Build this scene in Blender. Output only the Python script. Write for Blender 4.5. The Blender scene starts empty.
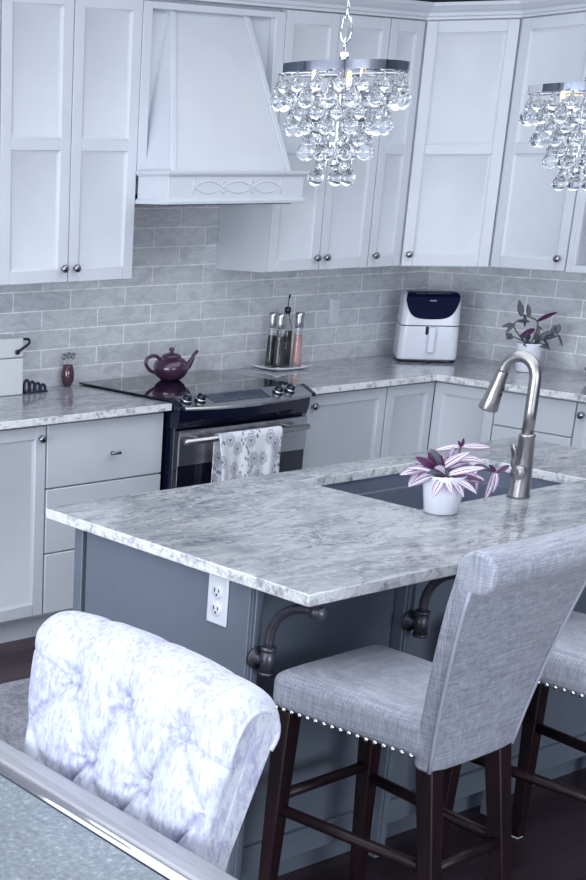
import bpy, bmesh, math, random
from mathutils import Vector as V, Matrix
random.seed(7)
S = bpy.context.scene
COL = S.collection
PI = math.pi

# ------------------------------------------------------------------ view
S.view_settings.view_transform = 'Standard'
S.view_settings.look = 'None'
S.view_settings.gamma = 1
S.view_settings.use_curve_mapping = False
S.view_settings.exposure = 0.0

CX, CY, CZ = -3.6046, -4.8231, 1.7579
YAW, PITCH, ROLL = .5576, -.3548, -.0018
FPX, PX, PY = 1349.83, -45.41, 679.49
fw = V((math.sin(YAW)*math.cos(PITCH), math.cos(YAW)*math.cos(PITCH), math.sin(PITCH)))
rt = V((math.cos(YAW), -math.sin(YAW), 0))
up = rt.cross(fw)
r2 = math.cos(ROLL)*rt + math.sin(ROLL)*up
u2 = -math.sin(ROLL)*rt + math.cos(ROLL)*up
cam = bpy.data.cameras.new('camera')
co = bpy.data.objects.new('camera', cam)
COL.objects.link(co)
m = Matrix((r2, u2, -fw)).transposed().to_4x4()
m.translation = V((CX, CY, CZ))
co.matrix_world = m
cam.sensor_fit = 'VERTICAL'
cam.sensor_height = 36
cam.lens = FPX*36/880
cam.shift_x = (293-PX)/880
cam.shift_y = (PY-440)/880
cam.clip_start = .05
S.camera = co

# ------------------------------------------------------------------ materials
def lin(c):
    return tuple((x/255/12.92 if x/255 <= .04045 else ((x/255+.055)/1.055)**2.4) for x in c)
class N:
    def __init__(s, name):
        s.m = bpy.data.materials.new(name); s.m.use_nodes = True
        s.t = s.m.node_tree; s.t.nodes.clear()
        s.out = s.t.nodes.new('ShaderNodeOutputMaterial')
        s.b = s.t.nodes.new('ShaderNodeBsdfPrincipled')
        s.t.links.new(s.b.outputs[0], s.out.inputs[0])
    def n(s, kind, **kw):
        x = s.t.nodes.new(kind)
        for k, v in kw.items():
            if k.startswith('i_'):
                x.inputs[k[2:].replace('_', ' ')].default_value = v
            else: setattr(x, k, v)
        return x
    def l(s, a, b): s.t.links.new(a, b)
    def set(s, **kw):
        for k, v in kw.items():
            k = k.replace('_', ' ')
            if isinstance(v, (tuple, list)) and len(v) == 3: v = (*v, 1)
            s.b.inputs[k].default_value = v
    def coords(s, kind='Object', scale=(1, 1, 1), rot=(0, 0, 0), loc=(0, 0, 0)):
        tc = s.n('ShaderNodeTexCoord'); mp = s.n('ShaderNodeMapping')
        mp.inputs['Scale'].default_value = scale; mp.inputs['Rotation'].default_value = rot; mp.inputs['Location'].default_value = loc
        s.l(tc.outputs[kind], mp.inputs[0]); return mp.outputs[0]
    def noise(s, vec, scale, detail=4, rough=.55, dist=0):
        x = s.n('ShaderNodeTexNoise'); x.inputs['Scale'].default_value = scale; x.inputs['Detail'].default_value = detail
        x.inputs['Roughness'].default_value = rough; x.inputs['Distortion'].default_value = dist
        if vec is not None: s.l(vec, x.inputs['Vector'])
        return x.outputs['Fac']
    def ramp(s, fac, stops, interp='LINEAR'):
        r = s.n('ShaderNodeValToRGB'); r.color_ramp.interpolation = interp
        el = r.color_ramp.elements
        while len(el) < len(stops): el.new(.5)
        for e, (p, c) in zip(el, stops):
            e.position = p; e.color = (*c, 1) if len(c) == 3 else c
        s.l(fac, r.inputs[0]); return r.outputs[0]
    def mix(s, fac, a, b, mode='MIX'):
        x = s.n('ShaderNodeMix', data_type='RGBA', blend_type=mode)
        for i, v in ((0, fac), (6, a), (7, b)):
            if hasattr(v, 'is_linked'): s.l(v, x.inputs[i])
            else: x.inputs[i].default_value = (*v, 1) if isinstance(v, tuple) and len(v) == 3 else v
        return x.outputs[2]
    def math(s, op, a, b=0.):
        x = s.n('ShaderNodeMath', operation=op)
        for i, v in ((0, a), (1, b)):
            if hasattr(v, 'is_linked'): s.l(v, x.inputs[i])
            else: x.inputs[i].default_value = v
        return x.outputs[0]
    def color(s, c): s.l(c, s.b.inputs['Base Color'])
    def bump(s, h, strength=.3, dist=.002):
        b = s.n('ShaderNodeBump'); b.inputs['Strength'].default_value = strength; b.inputs['Distance'].default_value = dist
        s.l(h, b.inputs['Height']); s.l(b.outputs[0], s.b.inputs['Normal'])

def plain(name, c, rough=.5, metal=0, var=.06, scale=30, **kw):
    n = N(name); base = lin(c)
    f = n.noise(n.coords(), scale, 3)
    lo = tuple(x*(1-var) for x in base); hi = tuple(min(1, x*(1+var)) for x in base)
    n.color(n.ramp(f, [(.3, lo), (.7, hi)]))
    n.set(Roughness=rough, Metallic=metal, **kw)
    return n.m

M = {}
def mk_cab():
    n = N('painted_cabinet')
    f = n.noise(n.coords(), 6, 3)
    n.color(n.ramp(f, [(.3, lin((205, 210, 219))), (.7, lin((210, 215, 223)))]))
    n.set(Roughness=.38)
    n.bump(n.noise(n.coords(), 260, 2), .06, .001)
    return n.m
M['cab'] = mk_cab()
M['cab_in'] = plain('cabinet_interior', (150, 156, 170), .6)
M['steel'] = plain('brushed_steel', (186, 186, 188), .27, 1, .1, 60)
M['nickel'] = plain('brushed_nickel', (176, 174, 174), .33, 1, .05, 60)
M['chrome'] = plain('chrome', (225, 226, 230), .06, 1, .02)
M['knob'] = plain('knob_metal', (150, 150, 158), .2, 1, .03)
M['black'] = plain('black_enamel', (12, 16, 38), .18, 0, .1)
M['glassblack'] = plain('black_glass', (16, 19, 34), .04, 0, .1, Coat_Weight=.4)
M['iron'] = plain('iron_pipe', (98, 98, 108), .38, .75, .2, 40)
M['island'] = plain('island_paint', (108, 117, 131), .42, 0, .03)
M['wood'] = None
M['white_plastic'] = plain('white_plastic', (222, 226, 238), .25, 0, .02)
M['ceramic'] = plain('white_ceramic', (232, 235, 245), .12, 0, .02)
M['plate'] = plain('outlet_plastic', (222, 226, 236), .35, 0, .02)
M['slot'] = plain('outlet_slot', (50, 52, 62), .5)
M['purple'] = plain('plum_glaze', (66, 40, 66), .2, 0, .08, 12, Coat_Weight=.5)
M['purple_bowl'] = plain('plum_bowl_glaze', (88, 36, 84), .15, 0, .08, 12, Coat_Weight=.5)
M['wall'] = plain('slate_wall_shade', (70, 80, 98), .7, 0, .03)  # dark slate puts the shade above the crown moulding into the wall colour
M['wall_light'] = plain('pale_wall_paint', (205, 210, 220), .7, 0, .03)
M['ceil'] = plain('ceiling_paint', (220, 222, 228), .8, 0, .02)
M['bin'] = plain('cream_enamel', (206, 210, 212), .4, 0, .02)
M['bluedark'] = plain('navy_enamel', (24, 26, 58), .3, 0, .1)
M['soil'] = plain('potting_soil', (50, 42, 40), .9, 0, .4, 90)
M['stem'] = plain('plant_stem', (96, 70, 92), .5, 0, .2, 50)
M['stem2'] = plain('plant_stem_green', (92, 96, 92), .5, 0, .2, 50)
M['piping'] = plain('pale_piping', (168, 171, 186), .8, 0, .08, 200)
M['filter'] = plain('hood_filter', (90, 96, 106), .35, .9, .2, 200)

def glass(name, c, rough=0, ior=1.5):
    n = N(name); f = n.noise(n.coords(), 5, 1)
    n.color(n.ramp(f, [(.3, c), (.7, tuple(min(1, x*1.02) for x in c))]))
    n.set(Roughness=rough, Transmission_Weight=1., IOR=ior)
    return n.m
M['crystal'] = glass('crystal_glass', (.91, .93, .96), 0, 1.38)
M['clear'] = glass('clear_glass', (.95, .97, .98), 0, 1.45)
M['windowglass'] = glass('window_glass', (.97, .98, 1), 0, 1.01)

def emit(name, c, st):
    n = N(name); n.set(Base_Color=c, Emission_Color=c, Emission_Strength=st); return n.m
M['bulb'] = emit('warm_bulb', (1., .72, .4), .5)

def mk_granite(edge=False):
    n = N('granite_edge' if edge else 'granite')
    rz_ = math.radians(28)
    v = n.coords(rot=(0, 0, rz_))
    def str_(a, b): return n.coords(rot=(0, 0, rz_), scale=(a, b, 1))
    big = n.noise(str_(.8, 1.6), 2.4, 6, .6, 1.0)
    mid = n.noise(str_(.5, 1.3), 8.5, 10, .76, 1.6)
    sml = n.noise(str_(.6, 1.3), 28, 8, .75, 1.2)
    g1 = n.ramp(n.noise(str_(.5, 1.4), 5, 8, .65, 1.5), [(.30, lin((132, 135, 144))), (.45, lin((158, 161, 167))), (.58, lin((180, 182, 187))), (.75, lin((154, 156, 163)))])
    dens = n.ramp(big, [(.38, (.25, .25, .25)), (.60, (1, 1, 1))])
    v1 = n.ramp(mid, [(.37, (1, 1, 1)), (.45, (0, 0, 0)), (.62, (0, 0, 0)), (.72, (.7, .7, .7))])
    c = n.mix(n.math('MULTIPLY', n.math('MULTIPLY', v1, dens), .9), g1, lin((58, 62, 78)))
    v2 = n.ramp(sml, [(.38, (1, 1, 1)), (.46, (0, 0, 0))])
    c = n.mix(n.math('MULTIPLY', n.math('MULTIPLY', v2, dens), .75), c, lin((66, 70, 86)))
    ridge = n.math('ABSOLUTE', n.math('SUBTRACT', n.noise(str_(.5, 1.4), 3.6, 10, .66, 2.2), .5))
    c = n.mix(n.math('MULTIPLY', n.ramp(ridge, [(0, (1, 1, 1)), (.018, (0, 0, 0))]), .6), c, lin((56, 58, 74)))
    wh = n.ramp(n.noise(v, 34, 5, .65), [(.55, (0, 0, 0)), (.66, (1, 1, 1))])
    c = n.mix(n.math('MULTIPLY', wh, .5), c, lin((208, 210, 216)))
    if edge: c = n.mix(n.ramp(n.noise(v, 26, 5, .7), [(.38, (.15, .15, .15)), (.5, (.85, .85, .85))]), c, lin((248, 249, 252)))
    n.color(c)
    n.set(Roughness=.09 if not edge else .45)
    if edge: n.bump(n.noise(v, 60, 5, .65), 1., .008)
    return n.m
M['granite'] = mk_granite(); M['granite_edge'] = mk_granite(True)

def mk_tile(axis):
    n = N('subway_tile_'+axis)
    if axis == 'x': off = (.156+.298*10, .081*20-.909)
    else: off = (.296+.298*10, .081*20-.907)
    tc = n.n('ShaderNodeTexCoord'); sx = n.n('ShaderNodeSeparateXYZ'); n.l(tc.outputs['Object'], sx.inputs[0])
    cx = n.n('ShaderNodeCombineXYZ')
    n.l(n.math('ADD', sx.outputs['X' if axis == 'x' else 'Y'], off[0]), cx.inputs[0])
    n.l(n.math('ADD', sx.outputs['Z'], off[1]), cx.inputs[1])
    b = n.n('ShaderNodeTexBrick', offset=.5, offset_frequency=2, squash=1)
    b.inputs['Scale'].default_value = 1; b.inputs['Brick Width'].default_value = .298; b.inputs['Row Height'].default_value = .081
    b.inputs['Mortar Size'].default_value = .0028; b.inputs['Mortar Smooth'].default_value = .15
    b.inputs['Color1'].default_value = (*lin((196, 199, 206)), 1); b.inputs['Color2'].default_value = (*lin((211, 213, 218)), 1)
    b.inputs['Mortar'].default_value = (*lin((243, 244, 248)), 1); b.inputs['Bias'].default_value = 0
    n.l(cx.outputs[0], b.inputs['Vector'])
    cl = n.noise(n.coords(scale=(1, 1, 2.2)), 9, 5, .6, 1.2)
    w = n.ramp(cl, [(.30, (.80, .81, .83)), (.5, (1, 1, 1)), (.56, (1.12, 1.12, 1.12)), (.62, (.98, .98, .98))])
    n.color(n.mix(1., b.outputs['Color'], w, 'MULTIPLY'))
    n.l(n.math('ADD', n.math('MULTIPLY', b.outputs['Fac'], .5), .16), n.b.inputs['Roughness'])
    wave = n.noise(n.coords(), 12, 3, .5, .5)
    h = n.math('ADD', n.math('MULTIPLY', b.outputs['Fac'], -.6), n.math('MULTIPLY', wave, 1.6))
    n.bump(h, .35, .004)
    return n.m
M['tile_x'] = mk_tile('x'); M['tile_y'] = mk_tile('y')

def mk_floor():
    n = N('dark_plank_floor')
    b = n.n('ShaderNodeTexBrick', offset=.37, offset_frequency=2)
    b.inputs['Scale'].default_value = 1; b.inputs['Brick Width'].default_value = 1.3; b.inputs['Row Height'].default_value = .13
    b.inputs['Mortar Size'].default_value = .002
    b.inputs['Color1'].default_value = (*lin((52, 38, 46)), 1); b.inputs['Color2'].default_value = (*lin((74, 56, 64)), 1)
    b.inputs['Mortar'].default_value = (*lin((22, 18, 26)), 1)
    n.l(n.coords(), b.inputs['Vector'])
    g = n.noise(n.coords(scale=(2, 26, 1)), 3, 6, .6, .6)
    n.color(n.mix(1., b.outputs['Color'], n.ramp(g, [(.3, (.6, .6, .62)), (.7, (1.3, 1.25, 1.25))]), 'MULTIPLY'))
    n.set(Roughness=.38); n.bump(g, .12, .002)
    return n.m
M['floor'] = mk_floor()

def mk_darkwood():
    n = N('espresso_wood')
    g = n.noise(n.coords(scale=(9, 9, 1.2)), 5, 6, .6, .8)
    n.color(n.ramp(g, [(.3, lin((20, 13, 19))), (.7, lin((42, 25, 30)))]))
    n.set(Roughness=.42, Specular_IOR_Level=.35); return n.m
M['wood'] = mk_darkwood()

def mk_linen():
    n = N('grey_linen')
    a = n.noise(n.coords(scale=(10, 10, 420)), 1, 3, .7)
    b = n.noise(n.coords(scale=(330, 330, 10)), 1, 3, .7)
    c = n.noise(n.coords(scale=(30, 320, 30)), 1, 2, .7)
    w = n.math('MULTIPLY', n.math('ADD', n.math('ADD', a, b), n.math('MULTIPLY', c, .6)), .385)
    n.color(n.ramp(w, [(.36, lin((116, 121, 138))), (.5, lin((154, 158, 172))), (.64, lin((190, 193, 206)))]))
    n.set(Roughness=.9, Sheen_Weight=.25); n.bump(w, .35, .001)
    return n.m
M['linen'] = mk_linen()

def mk_velvet():
    n = N('crushed_velvet')
    a = n.noise(n.coords(scale=(1, 1, .4)), 95, 6, .75, .4)
    b = n.noise(n.coords(), 7, 3, .5)
    s = n.math('ADD', n.math('MULTIPLY', a, .7), n.math('MULTIPLY', b, .3))
    n.color(n.ramp(s, [(.42, lin((164, 166, 196))), (.48, lin((184, 187, 208))), (.54, lin((202, 207, 218)))]))
    n.set(Roughness=.6, Sheen_Weight=.5, Sheen_Roughness=.35); n.bump(a, .12, .002)
    return n.m
M['velvet'] = mk_velvet()

def mk_rug():
    n = N('grey_rug')
    a = n.noise(n.coords(), 120, 4, .7); b = n.noise(n.coords(), 16, 4, .6, 1)
    n.color(n.ramp(n.math('MULTIPLY', n.math('ADD', a, b), .5), [(.4, lin((120, 122, 136))), (.6, lin((176, 176, 186)))]))
    n.set(Roughness=.95); n.bump(a, .8, .004); return n.m
M['rug'] = mk_rug()

def mk_frame():
    n = N('champagne_metal')
    g = n.noise(n.coords(scale=(30, 1.2, 30)), 3, 3)
    n.color(n.ramp(g, [(.3, lin((160, 160, 168))), (.7, lin((184, 184, 190)))]))
    n.set(Roughness=.32, Metallic=.35); return n.m
M['frame'] = mk_frame()
def mk_insert():
    n = N('antiqued_glass_insert')
    v = n.n('ShaderNodeTexVoronoi'); v.inputs['Scale'].default_value = 260; n.l(n.coords(), v.inputs['Vector'])
    a = n.noise(n.coords(), 90, 5, .7); b = n.noise(n.coords(), 5, 2)
    s = n.math('ADD', n.math('MULTIPLY', a, .8), n.math('MULTIPLY', b, .2))
    n.color(n.ramp(s, [(.38, lin((112, 122, 130))), (.56, lin((140, 150, 157))), (.68, lin((188, 198, 203)))]))
    n.set(Roughness=.3, Metallic=.15, Coat_Weight=.3); n.bump(n.math('ADD', v.outputs['Distance'], a), .35, .002)
    return n.m
M['insert'] = mk_insert()

def mk_towel():
    n = N('flowered_towel')
    U = n.coords('UV', scale=(.36, .667, 1))
    v = n.n('ShaderNodeTexVoronoi', voronoi_dimensions='2D'); v.inputs['Scale'].default_value = 12.5; v.inputs['Randomness'].default_value = .8
    n.l(U, v.inputs['Vector']); d = v.outputs['Distance']
    sub = n.n('ShaderNodeVectorMath', operation='SUBTRACT'); 
    sc_ = n.n('ShaderNodeVectorMath', operation='SCALE'); sc_.inputs['Scale'].default_value = 1.0
    n.l(U, sub.inputs[0]); n.l(v.outputs['Position'], sub.inputs[1])
    xyz = n.n('ShaderNodeSeparateXYZ'); n.l(sub.outputs[0], xyz.inputs[0])
    ang = n.math('ARCTAN2', xyz.outputs[1], xyz.outputs[0])
    pet = n.math('MULTIPLY', n.math('ABSOLUTE', n.math('SINE', n.math('MULTIPLY', ang, 4.0))), .06)
    dp = n.math('SUBTRACT', d, pet)
    ring = n.ramp(dp, [(.0, (1, 1, 1)), (.05, (1, 1, 1)), (.07, (0, 0, 0)), (.12, (.0, .0, .0)), (.135, (.9, .9, .9)), (.165, (.9, .9, .9)), (.18, (.25, .25, .25)), (.25, (.2, .2, .2)), (.262, (.85, .85, .85)), (.285, (.85, .85, .85)), (.30, (0, 0, 0))])
    v2 = n.n('ShaderNodeTexVoronoi', voronoi_dimensions='2D'); v2.inputs['Scale'].default_value = 62; n.l(n.coords('UV', scale=(.36, .4, 1), rot=(0, 0, .6)), v2.inputs['Vector'])
    lf = n.ramp(v2.outputs['Distance'], [(.25, (.9, .9, .9)), (.34, (0, 0, 0))])
    stripes = n.ramp(n.noise(n.coords('UV', scale=(.36, .667, 1)), 9, 1), [(.50, (0, 0, 0)), (.53, (1, 1, 1))])
    far = n.ramp(d, [(.36, (0, 0, 0)), (.42, (1, 1, 1))])
    lines = n.mix(1., n.mix(1., lf, far, 'MULTIPLY'), stripes, 'MULTIPLY')
    fac = n.mix(1., ring, lines, 'LIGHTEN')
    n.color(n.mix(n.math('MULTIPLY', fac, .85), lin((232, 235, 245)), lin((84, 86, 112))))
    n.set(Roughness=.9, Sheen_Weight=.2); return n.m
M['towel'] = mk_towel()

def mk_leaf(kind):
    n = N('leaf_'+kind)
    uv = n.n('ShaderNodeTexCoord'); sp = n.n('ShaderNodeSeparateXYZ'); n.l(uv.outputs['UV'], sp.inputs[0])
    x = n.math('ABSOLUTE', n.math('SUBTRACT', sp.outputs[0], .5))
    wob = n.math('MULTIPLY', n.math('SUBTRACT', n.noise(n.coords('UV', scale=(1, 3, 1)), 4, 3), .5), .12)
    x = n.math('ADD', x, wob)
    if kind == 'variegated':
        c = n.ramp(x, [(0, lin((120, 60, 122))), (.05, lin((140, 92, 146))), (.08, lin((232, 232, 240))), (.24, lin((226, 228, 236))), (.28, lin((106, 92, 120))), (.33, lin((220, 214, 230))), (.47, lin((150, 96, 150)))])
    elif kind == 'purple':
        c = n.ramp(x, [(0, lin((66, 28, 68))), (.5, lin((92, 46, 94)))])
    elif kind == 'green':
        c = n.ramp(x, [(0, lin((66, 56, 76))), (.15, lin((104, 112, 122))), (.3, lin((58, 64, 74))), (.5, lin((82, 70, 90)))])
    n.color(c); n.set(Roughness=.4); return n.m
for k in ('variegated', 'purple', 'green'): M['leaf_'+k] = mk_leaf(k)

def speckle(name, c1, c2, scale):
    n = N(name); v = n.n('ShaderNodeTexVoronoi'); v.inputs['Scale'].default_value = scale; n.l(n.coords(), v.inputs['Vector'])
    n.color(n.mix(v.outputs['Color'], lin(c1), lin(c2)))
    n.set(Roughness=.5); n.bump(v.outputs['Distance'], .5, .003); return n.m
M['pepper'] = speckle('peppercorns', (24, 26, 34), (92, 94, 104), 170)
M['salt'] = speckle('pink_salt', (214, 160, 158), (238, 206, 204), 190)
M['oil'] = plain('olive_oil_and_herbs', (58, 66, 56), .1, 0, .4, 80)
M['bronze_liquid'] = plain('bronze_glass', (96, 72, 84), .08, .5, .15, 20)

# ------------------------------------------------------------------ geometry
def newbm(): return bmesh.new()
def box(bm, lo, hi, mi=0, M4=None):
    vs = []
    for z in (lo[2], hi[2]):
        for y in (lo[1], hi[1]):
            for x in (lo[0], hi[0]):
                p = V((x, y, z)); vs.append(bm.verts.new(M4 @ p if M4 else p))
    for f in ((0, 2, 3, 1), (4, 5, 7, 6), (0, 1, 5, 4), (2, 6, 7, 3), (0, 4, 6, 2), (1, 3, 7, 5)):
        fc = bm.faces.new([vs[i] for i in f]); fc.material_index = mi
    return vs
def prism(bm, pts, ax, a, b, mi=0):
    """polygon pts (2-D) extruded along axis ax from a to b"""
    def mk(p, t):
        if ax == 0: return (t, p[0], p[1])
        if ax == 1: return (p[0], t, p[1])
        return (p[0], p[1], t)
    A = [bm.verts.new(mk(p, a)) for p in pts]; B = [bm.verts.new(mk(p, b)) for p in pts]
    n = len(pts); fs = [bm.faces.new(A), bm.faces.new(B[::-1])]
    for i in range(n): fs.append(bm.faces.new([A[i], B[i], B[(i+1) % n], A[(i+1) % n]]))
    for f in fs: f.material_index = mi
    bmesh.ops.recalc_face_normals(bm, faces=fs)
def frame_of(d):
    d = d.normalized(); a = V((0, 0, 1)) if abs(d.z) < .9 else V((1, 0, 0))
    x = d.cross(a).normalized(); return x, d.cross(x).normalized()
def tube(bm, pts, rad, seg=12, caps=True, mi=0, closed=False, flat=1.):
    pts = [V(p) for p in pts]; n = len(pts)
    rads = rad if isinstance(rad, (list, tuple)) else [rad]*n
    rings = []; px = None
    for i, p in enumerate(pts):
        if closed: d = pts[(i+1) % n]-pts[i-1]
        else: d = pts[min(i+1, n-1)]-pts[max(i-1, 0)]
        d = d.normalized() if d.length > 1e-9 else V((0, 0, 1))
        if px is None: x, y = frame_of(d)
        else:
            x = (px-d*px.dot(d)).normalized(); y = d.cross(x)
        px = x
        rings.append([bm.verts.new(p+(x*math.cos(2*PI*k/seg)+y*math.sin(2*PI*k/seg)*flat)*rads[i]) for k in range(seg)])
    fs = []
    for i in range(n if closed else n-1):
        a, b = rings[i], rings[(i+1) % n]
        for k in range(seg): fs.append(bm.faces.new([a[k], a[(k+1) % seg], b[(k+1) % seg], b[k]]))
    if caps and not closed:
        fs.append(bm.faces.new(rings[0][::-1])); fs.append(bm.faces.new(rings[-1]))
    for f in fs: f.material_index = mi; f.smooth = True
def lathe(bm, prof, c=(0, 0, 0), axis=(0, 0, 1), seg=32, mi=0, close=False):
    axis = V(axis).normalized(); x, y = frame_of(axis); c = V(c); rings = []
    for r, h in prof:
        if r < 1e-6: rings.append([bm.verts.new(c+axis*h)])
        else: rings.append([bm.verts.new(c+axis*h+(x*math.cos(2*PI*k/seg)+y*math.sin(2*PI*k/seg))*r) for k in range(seg)])
    fs = []
    for a, b in zip(rings, rings[1:]):
        for k in range(seg):
            k2 = (k+1) % seg
            if len(a) == 1 and len(b) == 1: continue
            if len(a) == 1: fs.append(bm.faces.new([a[0], b[k], b[k2]]))
            elif len(b) == 1: fs.append(bm.faces.new([a[k], b[0], a[k2]]))
            else: fs.append(bm.faces.new([a[k], b[k], b[k2], a[k2]]))
    for f in fs: f.material_index = mi; f.smooth = True
    bmesh.ops.recalc_face_normals(bm, faces=fs)
def sm(p0, p1, p2, p3, t):
    return .5*((2*p1)+(-p0+p2)*t+(2*p0-5*p1+4*p2-p3)*t*t+(-p0+3*p1-3*p2+p3)*t**3)
def spline(pts, k=6):
    pts = [V(p) for p in pts]; out = []
    for i in range(len(pts)-1):
        a = pts[max(i-1, 0)]; d = pts[min(i+2, len(pts)-1)]
        for j in range(k): out.append(sm(a, pts[i], pts[i+1], d, j/k))
    out.append(pts[-1]); return out

LOC = {}
RI = V((math.cos(YAW), -math.sin(YAW), 0))   # sideways as seen from the dining area
FW = V((math.sin(YAW), math.cos(YAW), 0))
def part(name, bm, mat, parent=None, bevel=0, smooth=False, local=False, seg=2, normals=True, label=None):
    """one mesh object; geometry given in room coordinates unless local"""
    if normals: bmesh.ops.recalc_face_normals(bm, faces=bm.faces[:])
    me = bpy.data.meshes.new(name); bm.to_mesh(me); bm.free()
    for m_ in (mat if isinstance(mat, (list, tuple)) else [mat]): me.materials.append(m_)
    o = bpy.data.objects.new(name, me); COL.objects.link(o)
    if smooth:
        for p in me.polygons: p.use_smooth = True
    off = V((0, 0, 0))
    if parent is not None:
        o.parent = parent
        LOC[o] = LOC.get(parent, V((0, 0, 0)))
        off = LOC[o]
    if not local and off.length > 0: me.transform(Matrix.Translation(-off))
    if bevel:
        b = o.modifiers.new('bevel', 'BEVEL'); b.width = bevel; b.segments = seg; b.limit_method = 'ANGLE'; b.angle_limit = math.radians(35)
        for p in me.polygons: p.use_smooth = True
        me.set_sharp_from_angle(angle=math.radians(35)) if hasattr(me, 'set_sharp_from_angle') else None
    if label: o['label'] = label
    return o
def thing(name, label, cat, loc, group=None, rotz=0):
    o = bpy.data.objects.new(name, None); COL.objects.link(o)
    o.empty_display_size = .05
    o.location = loc; o.rotation_euler = (0, 0, rotz); LOC[o] = V(loc)
    o['label'] = label; o['category'] = cat
    if group: o['group'] = group
    return o
def tag(o, label, cat, group=None):
    o['label'] = label; o['category'] = cat
    if group: o['group'] = group
    return o
def struct(name, bm, mat, **kw):
    o = part(name, bm, mat, **kw); o['kind'] = 'structure'; return o
def copy_tree(o, parent=None):
    c = o.copy(); COL.objects.link(c)
    if parent is not None: c.parent = parent
    for ch in [x for x in o.children]: copy_tree(ch, c)
    return c
def copy_part(o, parent=None, loc=None):
    c = o.copy(); COL.objects.link(c)
    if loc is not None: c.location = loc
    return c

XC = 2.269
# ------------------------------------------------------------------ room shell
bm = newbm(); box(bm, (-6.6, -8.1, -.05), (XC+.2, .2, 0)); struct('floor', bm, M['floor'])
bm = newbm(); box(bm, (-6.6, -8.1, 2.75), (XC+.2, .2, 2.8)); struct('ceiling', bm, M['ceil'])
bm = newbm(); box(bm, (-6.6, .008, 0), (XC+.2, .15, 2.75)); struct('wall_back', bm, M['wall'])
bm = newbm(); box(bm, (XC+.008, -8.1, 0), (XC+.15, .008, 2.75)); struct('wall_right', bm, M['wall'])
# left wall with a wide patio opening, front wall with a window
WL = (-6.0, -1.0, 0.15, 2.4)
bm = newbm(); x0, x1 = -6.5, -6.4
box(bm, (x0, -8.0, 0), (x1, WL[0], 2.75)); box(bm, (x0, WL[1], 0), (x1, .008, 2.75))
box(bm, (x0, WL[0], WL[3]), (x1, WL[1], 2.75)); box(bm, (x0, WL[0], 0), (x1, WL[1], WL[2]))
struct('wall_left', bm, M['wall_light'])
bm = newbm(); y0, y1 = -8.0, -7.9
box(bm, (x1, y0, 0), (-4.2, y1, 2.75)); box(bm, (-1.2, y0, 0), (XC, y1, 2.75)); box(bm, (-4.2, y0, 2.3), (-1.2, y1, 2.75)); box(bm, (-4.2, y0, 0), (-1.2, y1, .9))
struct('wall_front', bm, M['wall_light'])
bm = newbm()
for a, b in (((WL[0], WL[2]), (WL[1], WL[2]+.06)), ((WL[0], WL[3]-.06), (WL[1], WL[3])), ((WL[0], WL[2]), (WL[0]+.06, WL[3])), ((WL[1]-.06, WL[2]), (WL[1], WL[3])), ((-4.36, WL[2]), (-4.3, WL[3])), ((-2.7, WL[2]), (-2.64, WL[3]))):
    box(bm, (-6.48, a[0], a[1]), (-6.42, b[0], b[1]))
struct('window_1', bm, M['white_plastic'], bevel=.004)
bm = newbm()
for a, b in (((-4.2, .9), (-1.2, .96)), ((-4.2, 2.24), (-1.2, 2.3)), ((-4.2, .9), (-4.14, 2.3)), ((-1.26, .9), (-1.2, 2.3)), ((-2.73, .9), (-2.67, 2.3))):
    box(bm, (a[0], -7.98, a[1]), (b[0], -7.92, b[1]))
struct('window_2', bm, M['white_plastic'], bevel=.004)

# tile backsplash
bm = newbm(); box(bm, (-2.2, 0, .90), (XC, .008, 1.40)); box(bm, (.04, 0, 1.40), (.83, .008, 1.72))
o = struct('trim_1', bm, M['tile_x'])
bm = newbm(); box(bm, (XC, -2.9, .90), (XC+.008, .008, 1.40))
o = struct('trim_2', bm, M['tile_y'])

# crown moulding
def sweep(name, path, prof, mat):
    bm = newbm(); n = len(path); rings = []
    for i, p in enumerate(path):
        p = V(p)
        def nrm(a, b):
            d = (V(b)-V(a)).normalized(); return V((d.y, -d.x))
        if i == 0: off = nrm(path[0], path[1])
        elif i == n-1: off = nrm(path[-2], path[-1])
        else:
            a = nrm(path[i-1], path[i]); b = nrm(path[i], path[i+1]); off = (a+b)/(1+a.dot(b))
        rings.append([bm.verts.new((p.x+off.x*o_, p.y+off.y*o_, z)) for o_, z in prof])
    k = len(prof)
    for a, b in zip(rings, rings[1:]):
        for j in range(k): bm.faces.new([a[j], a[(j+1) % k], b[(j+1) % k], b[j]])
    bm.faces.new(rings[0]); bm.faces.new(rings[-1][::-1])
    return struct(name, bm, mat)
UY = -.331
CXd, CYd = XC-UY*-1, -.61
DX1 = XC+UY       # right-wall uppers face x = 1.938
DX0 = 1.659
prof = [(-.06, 2.414), (.004, 2.414), (.004, 2.424), (.012, 2.428), (.014, 2.440), (.03, 2.449), (.044, 2.461), (.05, 2.464), (.052, 2.478), (-.06, 2.478)]
sweep('trim_3', [(-2.2, UY), (DX0, UY), (DX1, -.61), (DX1, -2.6)], prof, M['cab'])

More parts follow.
